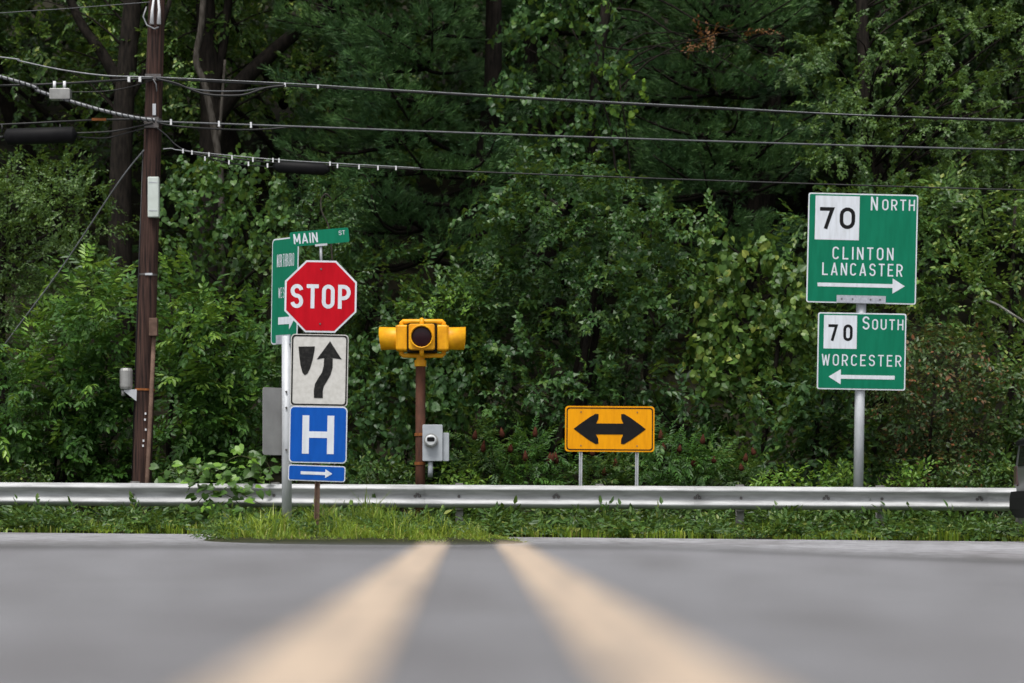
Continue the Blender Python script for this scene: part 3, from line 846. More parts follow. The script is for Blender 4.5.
# lashing wire as a second strand just above
MB().tube(spline([at(156, 77, 33.81), at(290, 83.4, 33.81), (at(400, 90.0, 33.81)), at(700, 106.4, 33.81), at(1024, 119.8, 33.81), at(2000, 138, 33.81)]), 0.007, 5).build('lashing_wire', M['cable_light'], c_a)
for u in (285, 318):
    v = far(156, 78, 400, 91, u)
    MB().box(at(u, v, 33.8), (0.025, 0.035, 0.055)).build('clip', M['clip_white'], c_a)
MB().tube(spline([at(157, 79, 33.79), at(175, 83, 33.79), at(190, 89, 33.79), at(205, 94, 33.79), at(225, 95.6, 33.79), at(245, 94.5, 33.79), at(265, 88, 33.79), at(285, 85.5, 33.79)]), 0.016, 6).build('slack_loop', M['cable_black'], c_a)
MB().tube(spline([at(165, 81, 33.86), at(200, 90, 33.86), at(240, 91, 33.86), at(262, 88, 33.86), at(290, 86, 33.86)]), 0.012, 6).build('slack_loop', M['cable_grey'], c_a)

c_b, pb = cable('middle cable from the pole across to the right with white clips', [(157, 121.5), (290, 126.2), (600, 137.5), (1024, 150), (1500, 158), (2000, 162)], 0.0135, M['cable_grey'])
for u in (171, 219, 251):
    v = far(157, 121.5, 290, 126.2, u)
    MB().box(at(u, v + 0.2, 33.8), (0.026, 0.04, 0.08)).build('clip', M['clip_white'], c_b)
MB().tube(spline([at(158, 123, 33.88), at(180, 126.5, 33.88), at(230, 129.5, 33.88), at(262, 129.3, 33.88), at(290, 127, 33.88)]), 0.013, 6).build('under_strand', M['cable_black'], c_b)

c_c, pc = cable('lowest cable to the right carrying a black splice case and white clips', [(157, 128), (166, 135), (176, 145), (190, 151.5), (225, 157.5), (268, 162), (330, 165.5), (600, 176.5), (1024, 190), (1500, 199), (2000, 204)], 0.011, M['cable_black'])
MB().tube(spline([at(163, 149, 33.8), at(172, 148.5, 33.8), at(178, 150, 33.8), at(215, 154, 33.8), at(275, 159.5, 33.8), at(330, 163, 33.8), at(420, 168, 33.8)]), 0.008, 6).build('upper_strand', M['cable_light'], c_c)
MB().tube(spline([at(185, 151, 33.86), at(229, 163, 33.86), at(268, 166.5, 33.86), at(275, 167, 33.86)]), 0.01, 6).build('lower_strand', M['cable_black'], c_c)
sc_ = MB().tube([at(273, 166.5, 33.83), at(276, 166.6, 33.83), at(279, 166.8, 33.83), at(324, 169.4, 33.83), at(327, 169.5, 33.83), at(330, 169.6, 33.83)], [0.03, 0.055, 0.085, 0.085, 0.055, 0.03], 12).build('splice_case', M['black_plastic'], c_c)
for u, v in ((183, 151), (192, 152.5), (209, 154.5), (205, 158.6), (229, 162.3), (232, 157.5), (248.5, 163.8), (253, 159.8), (267.5, 165.5), (273, 160.2), (279, 160.5), (330, 163.6), (337.5, 166), (359, 167), (378, 168), (396, 168)):
    MB().box(at(u, v, 33.78), (0.019, 0.03, 0.06)).build('clip', M['clip_white'], c_c)

# left of the pole
c_d, _ = cable('light thin cable from the left edge down to the pole', [(-500, 10), (-200, 34), (0, 57), (20, 61), (60, 69.5), (105, 75.5), (153, 77)], 0.011, M['cable_light'], 33.8)
c_e, _ = cable('dark straight cable left of the pole with a small grey box', [(-600, 93), (-200, 89), (0, 85.5), (60, 83.5), (130, 79.5), (153, 78.5)], 0.017, M['cable_black'], 33.84)
for u in (129, 140):
    MB().box(at(u, 79.5, 33.78), (0.035, 0.05, 0.07)).build('clip', M['clip_white'], c_e)
bx2 = MB().prism(rrect(0.29, 0.155, 0.02), -0.08, 0.08).build('terminal_box', M['can_grey'], c_e, at(60.5, 94.5, 33.8), bevel=0.01)
for dx in (-0.085, 0.055):
    MB().tube([(dx, 0, 0.075), (dx, 0, 0.185)], 0.022, 8).build('hanger', M['clip_white'], bx2)
MB().tube(spline([at(70, 92, 33.85), at(100, 91.5, 33.85), at(125, 88, 33.85), at(150, 81, 33.85)]), 0.008, 6).build('lower_strand', M['cable_black'], c_e)
c_f, pf = cable('thick spiral-wrapped grey cable sweeping up to the left', [(-700, -75), (-300, -2), (0, 76.5), (40, 91.5), (70, 101), (105, 111), (135, 117.5), (155, 120)], 0.026, M['cable_light'], 33.76, n=24)
hel = []
acc = 0
for i in range(len(pf) - 1):
    a, b2 = pf[i], pf[i + 1]
    if a.x < -10: continue
    seg = (b2 - a); steps = max(1, int(seg.length / 0.012))
    t = seg.normalized(); up_ = Vector((0, -1, 0)); up_ = (up_ - t * up_.dot(t)).normalized(); sd_ = t.cross(up_)
    for k in range(steps):
        w = acc / 0.085 * 2 * math.pi
        hel.append(a + seg * (k / steps) + (up_ * math.cos(w) + sd_ * math.sin(w)) * 0.028)
        acc += seg.length / steps
MB().tube(hel, 0.010, 4).build('spiral_wrap', M['cable_black'], c_f)
c_g, _ = cable('dark cable left of the pole with an orange tag and hanging black splice case', [(-600, 141), (-200, 132), (0, 124.5), (60, 121.5), (100, 119.8), (153, 119)], 0.014, M['cable_black'], 33.84)
MB().box(at(99, 119.4, 33.82), (0.20, 0.03, 0.035)).build('tag', M['rust_orange'], c_g)
scs = MB().tube([at(4, 137, 33.82), at(7, 136.9, 33.82), at(8, 136.8, 33.82), at(73, 134.7, 33.82), at(74, 134.6, 33.82), at(77, 134.5, 33.82)], [0.03, 0.105, 0.115, 0.115, 0.105, 0.03], 14).build('splice_case', M['black_plastic'], c_g)
MB().tube(spline([at(-500, 145, 33.82), at(-100, 140, 33.82), at(4, 137, 33.82)]), 0.02, 6).build('case_cable', M['cable_black'], c_g)
MB().tube(spline([at(76, 133, 33.82), at(110, 131.5, 33.82), at(135, 127, 33.82), at(153, 123, 33.82)]), 0.012, 6).build('case_cable', M['cable_black'], c_g)
MB().tube(spline([at(76, 136.5, 33.85), at(105, 138, 33.85), at(130, 132, 33.85), at(153, 126, 33.85)]), 0.009, 6).build('case_cable', M['cable_black'], c_g)
for u in (2, 60):
    MB().tube([at(u, 124, 33.83), at(u, 133, 33.83)], 0.01, 6).build('hanger', M['cable_black'], c_g)
cable('hair-thin wire slanting across the upper left corner', [(-400, 42), (0, 13), (60, 9), (150, 2)], 0.006, M['cable_grey'], 33.9)
cable('slack guy wire slanting down from the pole to the lower left', [(144, 150, 33.9), (118, 183, 34.2), (60, 270, 34.9), (3, 347, 35.6), (-90, 478, 36.6)], 0.011, M['cable_light'], name='guy_wire')

# ---------------------------------------------------------------- car at the right edge (its rear end shows)
D = 29.2; K = F / D
cx0 = at(1008.5, 500, D + 1.72).x
czg = float(z_cross(cx0 + 2, D))
car = thing('passing_car', 'dark grey hatchback with black bumper cut off by the right edge', 'car', (cx0, D + 0.85, czg))
WD = 0.86
def loft(name, mat, prof, half, smooth=True, parent=None):
    """side outline (x,z) lofted over the width; half(z) is the half width at that height"""
    n = len(prof); vs = []; fs = []
    cols = (-1, -0.93, 0.93, 1)
    for c_ in cols:
        for (x, z) in prof:
            inset = 1.0 if abs(c_) < 1 else 0.985
            mx_, mz_ = 2.05, 0.75
            vs.append((mx_ + (x - mx_) * inset, c_ * half(z), mz_ + (z - mz_) * inset))
    for j in range(3):
        for i in range(n):
            fs.append((j * n + i, j * n + (i + 1) % n, (j + 1) * n + (i + 1) % n, (j + 1) * n + i))
    fs.append(tuple(range(n))[::-1]); fs.append(tuple(range(3 * n, 4 * n)))
    return MB().add(vs, fs, False).build(name, mat, parent or car)
hb = lambda z: WD - max(0, z - 0.9) * 0.24
loft('body', M['car_paint'], [(0.09, 0.62), (0.12, 0.30), (0.5, 0.22), (3.7, 0.22), (4.05, 0.32), (4.1, 0.62), (3.95, 0.80), (3.05, 0.96), (2.45, 1.36), (1.9, 1.46), (0.55, 1.42), (0.10, 1.26), (0.07, 0.95)], hb)
bp = loft('rear_bumper', M['black_plastic'], [(0.02, 0.66), (0.0, 0.58), (0.0, 0.44), (0.07, 0.33), (0.42, 0.30), (0.42, 0.60), (0.2, 0.68)], lambda z: WD + 0.012)
bp['label'] = 'black plastic rear bumper'
loft('spoiler', M['black_plastic'], [(0.06, 1.30), (0.055, 1.255), (0.30, 1.30), (0.5, 1.415), (0.5, 1.435), (0.25, 1.40)], lambda z: 0.72)
MB().add([(0.066, -0.62, 0.98), (0.066, 0.62, 0.98), (0.094, 0.60, 1.235), (0.094, -0.60, 1.235)], [(0, 1, 2, 3)]).build('rear_window', M['car_glass'], car)
for s in (-1, 1):
    for quad in ([(0.36, 0.98), (1.35, 0.98), (1.35, 1.36), (0.62, 1.34)], [(1.42, 0.98), (2.85, 0.98), (2.35, 1.30), (1.95, 1.38), (1.42, 1.37)]):
        MB().add([(x, s * (hb(z) + 0.004), z) for x, z in quad], [tuple(range(len(quad)))]).build('side_window', M['car_glass'], car)
    MB().box((0.14, s * 0.76, 0.86), (0.16, 0.19, 0.26)).build('tail_lamp', M['tail_red'], car, bevel=0.02)
    for x in (0.78, 3.3):
        wv = bpy.data.objects.new('wheel', None); COL.objects.link(wv); wv.parent = car; wv.location = (x, s * 0.77, 0.31)
        MB().tube([(0, -0.1, 0), (0, -0.08, 0), (0, 0.08, 0), (0, 0.1, 0)], [0.28, 0.31, 0.31, 0.28], 24).build('tyre', M['tyre'], wv)
        MB().tube([(0, -0.103, 0), (0, 0.103, 0)], 0.20, 16).build('rim', M['rim'], wv)
    MB().box((3.99, s * 0.6, 0.68), (0.12, 0.36, 0.14)).build('headlight', M['clip_white'], car, bevel=0.02)

# ================================================================ vegetation
def nrm(a): return a / np.maximum(np.linalg.norm(a, axis=-1, keepdims=True), 1e-9)


def leaf(L_, W_, fold=0.22, curl=0.12):
    z = fold * W_ * 0.5
    V = np.array([(0, 0, 0), (0.32 * L_, -W_ * 0.5, z), (0.72 * L_, -W_ * 0.34, z * 0.5 - curl * L_ * 0.4), (L_, 0, -curl * L_), (0.72 * L_, W_ * 0.34, z * 0.5 - curl * L_ * 0.4), (0.32 * L_, W_ * 0.5, z)])
    return V, np.array([(0, 1, 2, 3), (0, 3, 4, 5)])


def lobed(L_):
    V = [(0, 0, 0)]; Q = []
    for a, s in ((-62, 0.78), (0, 1.0), (62, 0.78)):
        c, d = math.cos(R(a)), math.sin(R(a)); l = L_ * s; w = L_ * 0.21
        k = len(V)
        for x, y, z in ((0.5 * l, -w, 0.02), (l, 0, -0.1 * l), (0.5 * l, w, 0.02)):
            V.append((x * c - y * d, x * d + y * c, z))
        Q.append((0, k, k + 1, k + 2))
    return np.array(V), np.array(Q)


def heart(L_):
    V = np.array([(0.06, 0, 0), (-0.10, -0.30, 0.05), (0.25, -0.50, 0.07), (0.62, -0.36, 0.02), (1.0, 0, -0.12), (0.62, 0.36, 0.02), (0.25, 0.50, 0.07), (-0.10, 0.30, 0.05), (0.55, 0, -0.02)]) * L_
    Q = np.array([(0, 1, 2, 8), (8, 2, 3, 4), (0, 8, 6, 7), (8, 4, 5, 6)])
    return V, Q


def merge(parts):
    V = []; Q = []; k = 0
    for v, q in parts:
        V.append(v); Q.append(q + k); k += len(v)
    return np.concatenate(V), np.concatenate(Q)


def place(tmpl, pos, t, n, s):
    """copy a template (x = growth, z = normal) to many places"""
    v, q = tmpl
    t = nrm(t); b = nrm(np.cross(n, t)); n = np.cross(t, b)
    W = (v[None, :, 0, None] * t[:, None] + v[None, :, 1, None] * b[:, None] + v[None, :, 2, None] * n[:, None]) * s[:, None, None] + pos[:, None]
    N = len(pos)
    Qa = (q[None] + (np.arange(N) * len(v))[:, None, None]).reshape(-1, 4)
    return W.reshape(-1, 3), Qa


def spray(base, n, length, ang=55, jit=0.25, droop=0.15, smin=0.75, r=None):
    """one twig with alternate leaves"""
    out = []
    for i in range(n):
        f = (i + 0.6) / n
        a = R(ang + rng.normal(0, 14)) * (1 if i % 2 else -1) * (1 - 0.55 * f)
        if i == n - 1: a = 0
        p = np.array([[f * length, rng.normal(0, 0.02), -droop * length * f * f + rng.normal(0, 0.015)]])
        t = np.array([[math.cos(a), math.sin(a), -0.25 + rng.normal(0, jit)]])
        nn = np.array([[rng.normal(0, jit), rng.normal(0, jit), 1.0]])
        out.append(place(base, p, t, nn, np.array([rng.uniform(smin, 1.1)])))
    return merge(out)


def frond(nl, length, L_, W_):
    out = []
    base = leaf(L_, W_, 0.15, 0.2)
    for i in range(nl):
        f = 0.18 + 0.82 * (i // 2) / (nl // 2)
        sgn = 1 if i % 2 else -1
        a = sgn * R(68 - 35 * f + rng.normal(0, 9))
        if i == nl - 1: a = 0
        p = np.array([[f * length, 0, 0.10 * length * math.sin(f * 2.2) - 0.28 * length * f * f]])
        t = np.array([[math.cos(a), math.sin(a), -0.22 - 0.3 * f + rng.normal(0, 0.22)]])
        nn = np.array([[0.1 + 0.3 * f, sgn * 0.15, 1.0]])
        out.append(place(base, p, t, nn, np.array([rng.uniform(0.7, 1.2) * (1 - 0.35 * abs(f - 0.5))])))
    return merge(out)


def tuft(nn, L_, W_):
    V = []; Q = []
    for i in range(nn):
        a = rng.uniform(0, 2 * math.pi); e = rng.uniform(0.1, 0.85)
        t = np.array([1.0 - 0.3 * e, e * math.cos(a), e * math.sin(a) + 0.25]); t /= np.linalg.norm(t)
        s = np.cross(t, rng.normal(0, 1, 3)); s /= np.linalg.norm(s)
        o = np.array([rng.uniform(0, 0.06), 0, 0]); l = L_ * rng.uniform(0.75, 1.1)
        k = len(V)
        V += [o - s * W_ * 0.5, o + s * W_ * 0.5, o + t * l + s * W_ * 0.25, o + t * l - s * W_ * 0.25]
        Q.append((k, k + 1, k + 2, k + 3))
    return np.array(V), np.array(Q)


SP = {
    'broad': [spray(leaf(0.10, 0.06), 12, 0.42) for _ in range(5)],
    'fine': [spray(leaf(0.065, 0.038), 14, 0.36, 50) for _ in range(5)],
    'maple': [spray(lobed(0.105), 9, 0.38, 60, 0.32) for _ in range(5)],
    'vine': [spray(heart(0.098), 7, 0.40, 45, 0.38, 0.1) for _ in range(5)],
    'pinnate': [frond(11, 0.46, 0.135, 0.058) for _ in range(9)],
    'sumac': [frond(17, 0.48, 0.10, 0.03) for _ in range(4)],
    'tuft': [tuft(12, 0.115, 0.009) for _ in range(4)],
    'weed': [spray(leaf(0.085, 0.04), 8, 0.28, 50, 0.35) for _ in range(4)],
    'big': [spray(leaf(0.17, 0.10), 8, 0.5) for _ in range(4)],
}
DENS = {'broad': 34, 'fine': 62, 'maple': 36, 'vine': 36, 'pinnate': 36, 'sumac': 42, 'weed': 70, 'big': 18}
VIEW = np.array([0.0, -0.85, 0.52])


def shell(blobs, kind, dens=1.0, scale=1.0, back=0.18):
    """leaf sprays over the skin of a set of lumps"""
    Vs = []
    P = []; T = []; N = []
    for c, r in blobs:
        r = np.array(r); area = 4 * math.pi * (((r[0] * r[1]) ** 1.6 + (r[0] * r[2]) ** 1.6 + (r[1] * r[2]) ** 1.6) / 3) ** (1 / 1.6)
        n = max(6, int(area * DENS[kind] * dens / scale ** 2))
        d = nrm(rng.normal(0, 1, (n, 3)))
        w = d @ VIEW
        keep = rng.random(n) < np.clip(back + 0.75 * (w + 0.45), back, 1)
        d = d[keep]
        # holes: uneven density over the lump
        ph = rng.uniform(0, 6.28, 3)
        hole = np.sin(d[:, 0] * 5 + ph[0]) + np.sin(d[:, 2] * 6 + ph[1]) + np.sin(d[:, 1] * 5 + ph[2])
        d = d[rng.random(len(d)) < np.clip(0.72 + 0.42 * hole, 0.04, 1)]
        rad = rng.uniform(0.70, 1.06, (len(d), 1)) + 0.10 * np.sin(d[:, :1] * 7 + ph[0]) * np.sin(d[:, 2:] * 6 + ph[2])
        P.append(np.array(c) + d * r * rad)
        out = nrm(d / r)
        rnd = rng.normal(0, 1, (len(d), 3))
        up = np.array([0, 0, 1.0])
        if kind == 'vine':
            T.append(out * 0.25 + rnd * 0.55 - up * 0.65); N.append(out * 0.75 + up * 0.65 + rng.normal(0, 0.42, (len(d), 3)))
        elif kind in ('pinnate', 'sumac'):
            T.append(out * 0.8 + rnd * 0.30 + up * 0.25); N.append(up + out * 0.35 + rng.normal(0, 0.2, (len(d), 3)))
        else:
            T.append(out * 0.75 + rnd * 0.42 - up * 0.05); N.append(up * 0.8 + out * 0.55 + rng.normal(0, 0.28, (len(d), 3)))
    P = np.concatenate(P); T = np.concatenate(T); N = np.concatenate(N)
    S = rng.uniform(0.75, 1.2, len(P)) * scale
    tm = SP[kind]; pick = rng.integers(0, len(tm), len(P)); parts = []
    for k in range(len(tm)):
        w = pick == k
        if w.any(): parts.append(place(tm[k], P[w] - T[w] * 0.12, T[w], N[w], S[w]))
    return merge(parts)


def lumps(u0, u1, v0, v1, d, dd, n, r0, r1, flat=0.8):
    """lumps scattered over a picture window at distance d (+- dd), with real size"""
    out = []
    k = F / d
    for i in range(n):
        # spread quasi-evenly
        fu = (i * 0.6180339 + rng.uniform(-0.08, 0.08)) % 1; fv = (i + 0.5 + rng.uniform(-0.4, 0.4)) / n
        a = (fu - 0.5) * 2
        r = rng.uniform(r0, r1)
        w = math.sqrt(max(0.15, 1 - (2 * fv - 1) ** 2 * 0.75))
        p = at((u0 + u1) / 2 + a * w * (u1 - u0) / 2, v0 + (v1 - v0) * fv, d + rng.uniform(-dd, dd))
        out.append((np.array(p), (r * rng.uniform(0.9, 1.3), r * rng.uniform(0.8, 1.1), r * flat * rng.uniform(0.8, 1.2))))
    return out


def gz_at(x, y): return float(hill(np.array(x), np.array(y)))


def limb(m, a, b, r0, r1, sag=0.1, n=5, seg=5):
    a, b = Vector(a), Vector(b)
    side = Vector((random.gauss(0, 1), random.gauss(0, 1), random.gauss(0, 0.5))) * (b - a).length * 0.07
    pts = []; rad = []
    for i in range(seg + 1):
        t = i / seg
        p = a.lerp(b, t) + side * math.sin(t * math.pi) + Vector((0, 0, sag * (b - a).length * math.sin(t * math.pi)))
        pts.append(p); rad.append(r0 + (r1 - r0) * t)
    m.tube(pts, rad, n)


def plant(name, label, cat, blobs, kind, mat, group=None, dens=1.0, scale=1.0, trunk_r=0.05, bark='bark', base=None, stems=1, crown='crown', extra=None, trunk='trunk', limbs=10):
    cs = np.array([b[0] for b in blobs]); lo = cs.min(0); hi = cs.max(0); mid = cs.mean(0)
    if base is None:
        base = (mid[0], mid[1] + 0.15)
    bz = gz_at(*base)
    root = thing(name, label, cat, (base[0], base[1], bz), group)
    off = np.array([base[0], base[1], bz])
    V, Q = shell(blobs, kind, dens, scale)
    parts = [(V - off, Q)]
    o = link(crown, quad_mesh(crown, *merge(parts)), mat, root); o['kind'] = 'stuff'
    if extra:
        for nm, blobs2, kind2, mat2, dens2, sc2 in extra:
            V, Q = shell(blobs2, kind2, dens2, sc2)
            o2 = link(nm, quad_mesh(nm, V - off, Q), mat2, root); o2['kind'] = 'stuff'
    m = MB()
    top = Vector((mid[0] - off[0], mid[1] - off[1] + 0.1, max(0.5, hi[2] - off[2] - 0.1)))
    for s in range(stems):
        b0 = Vector((random.uniform(-0.25, 0.25) if stems > 1 else 0, random.uniform(-0.1, 0.1), -0.25))
        tgt = top if stems == 1 else Vector(cs[random.randrange(len(cs))] - off)
        limb(m, b0, tgt, trunk_r, trunk_r * 0.35, 0.0, 7, 6)
    idx = list(range(len(blobs))); random.shuffle(idx)
    for i in idx[:limbs]:
        c = Vector(cs[i] - off)
        h = max(0.2, min(top.z, c.z - 0.3 - 0.3 * Vector((c.x, c.y, 0)).length))
        limb(m, top * (h / top.z), c, trunk_r * 0.45, trunk_r * 0.12, 0.05)
    m.build(trunk, M[bark], root)
    return root


# ---- far woods on the hillside: three kinds, repeated
def big_tree(name, label, u, d, height, crown_lo, spread, kind, mat, trunk_r, nb, dens, group, scale=1.0, bark='bark'):
    p = at(u, 400, d); bx_, by_ = p.x, d
    bz = gz_at(bx_, by_)
    root = thing(name, label, 'tree', (bx_, by_, bz), group)
    blobs = []
    for i in range(nb):
        f = (i + 0.5) / nb
        z = crown_lo + (height - crown_lo) * f
        w = spread * (0.55 + 0.75 * math.sin(math.pi * min(1, f * 0.9 + 0.12)))
        a = rng.uniform(0, 2 * math.pi); rr = w * math.sqrt(rng.uniform(0.15, 1))
        r = rng.uniform(0.55, 1.0) * spread / 2.6
        blobs.append((np.array([rr * math.cos(a), rr * math.sin(a), z]), (r * 1.25, r * 1.1, r * 0.7)))
    V, Q = shell(blobs, kind, dens, scale)
    o = link('crown', quad_mesh('crown', V, Q), L[mat], root); o['kind'] = 'stuff'
    m = MB()
    limb(m, (0, 0, -0.5), (random.uniform(-0.5, 0.5), 0, height * 0.93), trunk_r, trunk_r * 0.25, 0, 9, 9)
    for c, r in blobs[::2]:
        h = max(crown_lo * 0.6, c[2] - 0.6 * math.hypot(c[0], c[1]))
        limb(m, (0, 0, min(h, height * 0.85)), c, trunk_r * 0.35, 0.02, 0.06)
    m.build('trunk', M[bark], root)
    return root


def copy_tree(src, label, u, d, rz, s):
    r = src.copy(); COL.objects.link(r)
    p = at(u, 400, d); r.location = (p.x, d, gz_at(p.x, d)); r.rotation_euler = (0, 0, rz); r.scale = (s, s, s)
    r['label'] = label
    for ch in src.children:
        c = ch.copy(); COL.objects.link(c); c.parent = r
    return r


G_FAR = 'trees on the slope behind the thicket'
protos = [
    big_tree('woodland_tree', 'broad dark tree in the shade high behind the utility pole', 90, 50, 14.5, 1.5, 3.0, 'broad', 'broad', 0.22, 60, 0.42, G_FAR, 1.35),
    big_tree('woodland_tree', 'broad dark tree in the shade behind the centre pine', 470, 53, 15.0, 1.5, 3.2, 'maple', 'maple', 0.22, 60, 0.42, G_FAR, 1.35),
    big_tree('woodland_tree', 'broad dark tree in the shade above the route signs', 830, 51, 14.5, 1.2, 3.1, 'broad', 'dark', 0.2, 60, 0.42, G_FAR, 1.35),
]
spots = [(-40, 54, 1), (-170, 47, 0), (200, 53, 2), (285, 48.5, 0), (330, 57, 1), (600, 50, 2), (690, 56, 0), (760, 49, 1), (930, 47, 0), (1010, 54, 1), (1130, 48, 2), (40, 60, 2), (400, 62, 0), (880, 61, 1), (540, 60, 2), (700, 64, 1), (1000, 64, 0), (150, 66, 1)]
where = ['behind the left edge of the thicket', 'just outside the left edge', 'behind the gap right of the utility pole', 'behind the green town sign', 'deep in shade left of the pine', 'behind the thicket above the double arrow sign',
         'deep in shade between the two pines', 'behind the right-hand pine', 'right above the route signs', 'behind the upper right corner', 'just outside the right edge', 'farthest up the slope at upper left',
         'farthest up the slope behind the pine', 'farthest up the slope behind the maple', 'high behind the beacon and arrow sign', 'topmost behind the right-hand pine', 'topmost in the right corner', 'topmost behind the utility pole']
for (u, d, k), w in zip(spots, where):
    copy_tree(protos[k], 'shaded woodland tree ' + w, u, d, rng.uniform(-0.6, 0.6), rng.uniform(0.9, 1.15))

# undergrowth over the slope
n = 1700
ys = 36.5 + rng.random(n) ** 1.4 * 26; xs = rng.uniform(-0.26, 0.26, n) * ys
zs = hill(xs, ys) + rng.uniform(0.05, 0.7, n)
up3 = np.array([0, 0, 1.0])
parts = []
for k in range(4):
    w = np.arange(n) % 4 == k
    parts.append(place(SP['big'][k], np.stack([xs, ys, zs], -1)[w], rng.normal(0, 1, (w.sum(), 3)) * [1, 1, 0.3] + [0, -0.5, 0.2], up3 + rng.normal(0, 0.3, (w.sum(), 3)), rng.uniform(0.8, 1.5, w.sum())))
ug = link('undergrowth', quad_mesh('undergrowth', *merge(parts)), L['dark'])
tag(ug, 'dark leafy undergrowth covering the shaded slope', 'undergrowth', kind='stuff')


# ---- white pines
def pine(name, label, u, d, height, first, reach, whorls, group=None, seed=1):
    rs_ = np.random.default_rng(seed)
    p = at(u, 400, d); bz = gz_at(p.x, d)
    root = thing(name, label, 'tree', (p.x, d, bz), group)
    m = MB()
    limb(m, (0, 0, -0.5), (0.1, 0, height), 0.24, 0.05, 0, 9, 9)
    P = []; T = []
    for w in range(whorls):
        z = first + (height - first) * (w / whorls) ** 1.0 + rs_.uniform(-0.15, 0.15)
        for b_ in range(7):
            a = rs_.uniform(0, 2 * math.pi)
            if math.sin(a) > 0.45 and rs_.random() < 0.7: a = -a
            ln = reach * (1 - 0.45 * w / whorls) * rs_.uniform(0.6, 1.1)
            tip = Vector((math.cos(a) * ln, math.sin(a) * ln, z + 0.12 * ln + rs_.uniform(-0.25, 0.2)))
            st = Vector((0, 0, z))
            limb(m, st, tip, 0.045, 0.01, -0.07)
            dr = (tip - st).normalized(); sd3 = Vector((-dr.y, dr.x, 0)).normalized()
            for k in range(int(44 * ln)):
                f = rs_.uniform(0.28, 1.02)
                side = rs_.uniform(-1, 1) * (0.15 + 0.55 * (1.05 - f)) * ln * 0.62
                q = st.lerp(tip, f) + sd3 * side + Vector((0, 0, -0.07 * ln * math.sin(f * math.pi) + rs_.normal(0.03, 0.07) + 0.02 - abs(side) * 0.16))
                P.append(q); T.append(dr * 0.8 + sd3 * np.sign(side) * 0.6 + Vector((rs_.normal(0, .25), rs_.normal(0, .25), 0.18)))
    P = np.array(P); T = np.array(T)
    pick = rs_.integers(0, 4, len(P)); parts = []
    for k in range(4):
        w = pick == k
        parts.append(place(SP['tuft'][k], P[w], T[w], up3 + rs_.normal(0, 0.3, (w.sum(), 3)), rs_.uniform(0.9, 1.4, w.sum())))
    o = link('crown', quad_mesh('crown', *merge(parts)), L['pine'], root); o['kind'] = 'stuff'
    m.build('trunk', M['bark'], root)
    return root


pine('white_pine', 'tall dark white pine with drooping soft boughs right of the stop sign', 425, 41.5, 13.0, 1.6, 2.9, 20, 'white pines', 3)
pine('white_pine', 'white pine with blue-green boughs between centre and route signs', 715, 42.5, 13.0, 1.8, 2.5, 19, 'white pines', 5)
pine('white_pine', 'white pine in deep shade behind the first pine', 560, 45.5, 13.5, 3.0, 2.6, 16, 'white pines', 8)

# ---- big hardwoods at upper left with visible trunks
def hardwood(name, label, trunk_uv, d, r0, r1, limbs_uv, blobs, kind, mat, bark='bark', dens=0.8, scale=1.0, high=None):
    p0 = at(trunk_uv[0][0], trunk_uv[0][1], d)
    bz = gz_at(p0.x, d); off = Vector((p0.x, d, bz))
    root = thing(name, label, 'tree', off)
    m = MB()
    pts = [Vector((0, 0, -0.4))] + spline([at(u, v, d) - off for u, v in trunk_uv], 4)
    m.tube(pts, [r0 + (r1 - r0) * i / (len(pts) - 1) for i in range(len(pts))], 12)
    for uv, ra, rb in limbs_uv:
        q = spline([at(*x) - off if len(x) == 3 else at(*x, d) - off for x in uv], 4)
        m.tube(q, [ra + (rb - ra) * i / (len(q) - 1) for i in range(len(q))], 8)
    for c, r in blobs:
        c = Vector(c) - off
        h = min(pts[-1].z * 0.95, max(0.5, c.z - 0.5 * Vector((c.x, c.y)).length))
        near = min(pts, key=lambda q: abs(q.z - h))
        limb(m, near, c, 0.022, 0.006, 0.10)
    m.build('trunk', M[bark], root)
    V, Q = shell(blobs, kind, dens, scale)
    if high: V, Q = merge([(V, Q), shell(high, 'big', 0.8, 1.5, 0.6)])  # unseen upper crown lumps, added to keep sky light off the woods below
    o = link('crown', quad_mesh('crown', V - np.array(off), Q), L[mat], root); o['kind'] = 'stuff'
    return root


hardwood('oak_tree', 'dark forked hardwood trunk rising just left of the utility pole', [(122, 330), (120, 220), (123, 120), (130, 30), (138, -60), (142, -160)], 40.5, 0.22, 0.12,
         [([(122, 88), (100, 50), (78, 18), (60, -30)], 0.11, 0.06), ([(124, 110), (150, 60), (170, 0)], 0.06, 0.04)],
         lumps(-20, 260, -150, 95, 41.5, 1.2, 30, 0.35, 0.75), 'broad', 'vine', dens=0.62, high=lumps(-120, 240, -420, -120, 43, 2.5, 20, 0.7, 1.1))
hardwood('oak_tree', 'thick dark trunk with a heavy limb slanting to upper right', [(208, 330), (207, 200), (212, 120), (208, 50), (203, -40), (200, -140)], 41.5, 0.25, 0.13,
         [([(212, 122), (240, 84), (275, 50), (320, 12), (370, -40)], 0.17, 0.08), ([(211, 100), (224, 40), (232, -40)], 0.10, 0.06)],
         lumps(150, 330, -140, 120, 42.4, 1.1, 20, 0.35, 0.7), 'broad', 'vine', dens=0.6, high=lumps(140, 420, -420, -120, 43, 2.5, 16, 0.7, 1.1))
hardwood('birch_tree', 'slender pale grey trunk standing just right of the utility pole', [(222, 260), (220, 170), (206, 90), (196, 60), (202, 20), (206, -60)], 39.8, 0.06, 0.05,
         [([(219, 140), (222, 100), (225, 60)], 0.03, 0.02)], lumps(190, 250, -120, -40, 40, 0.8, 5, 0.35, 0.6), 'fine', 'fine', 'bark_pale', 0.7)
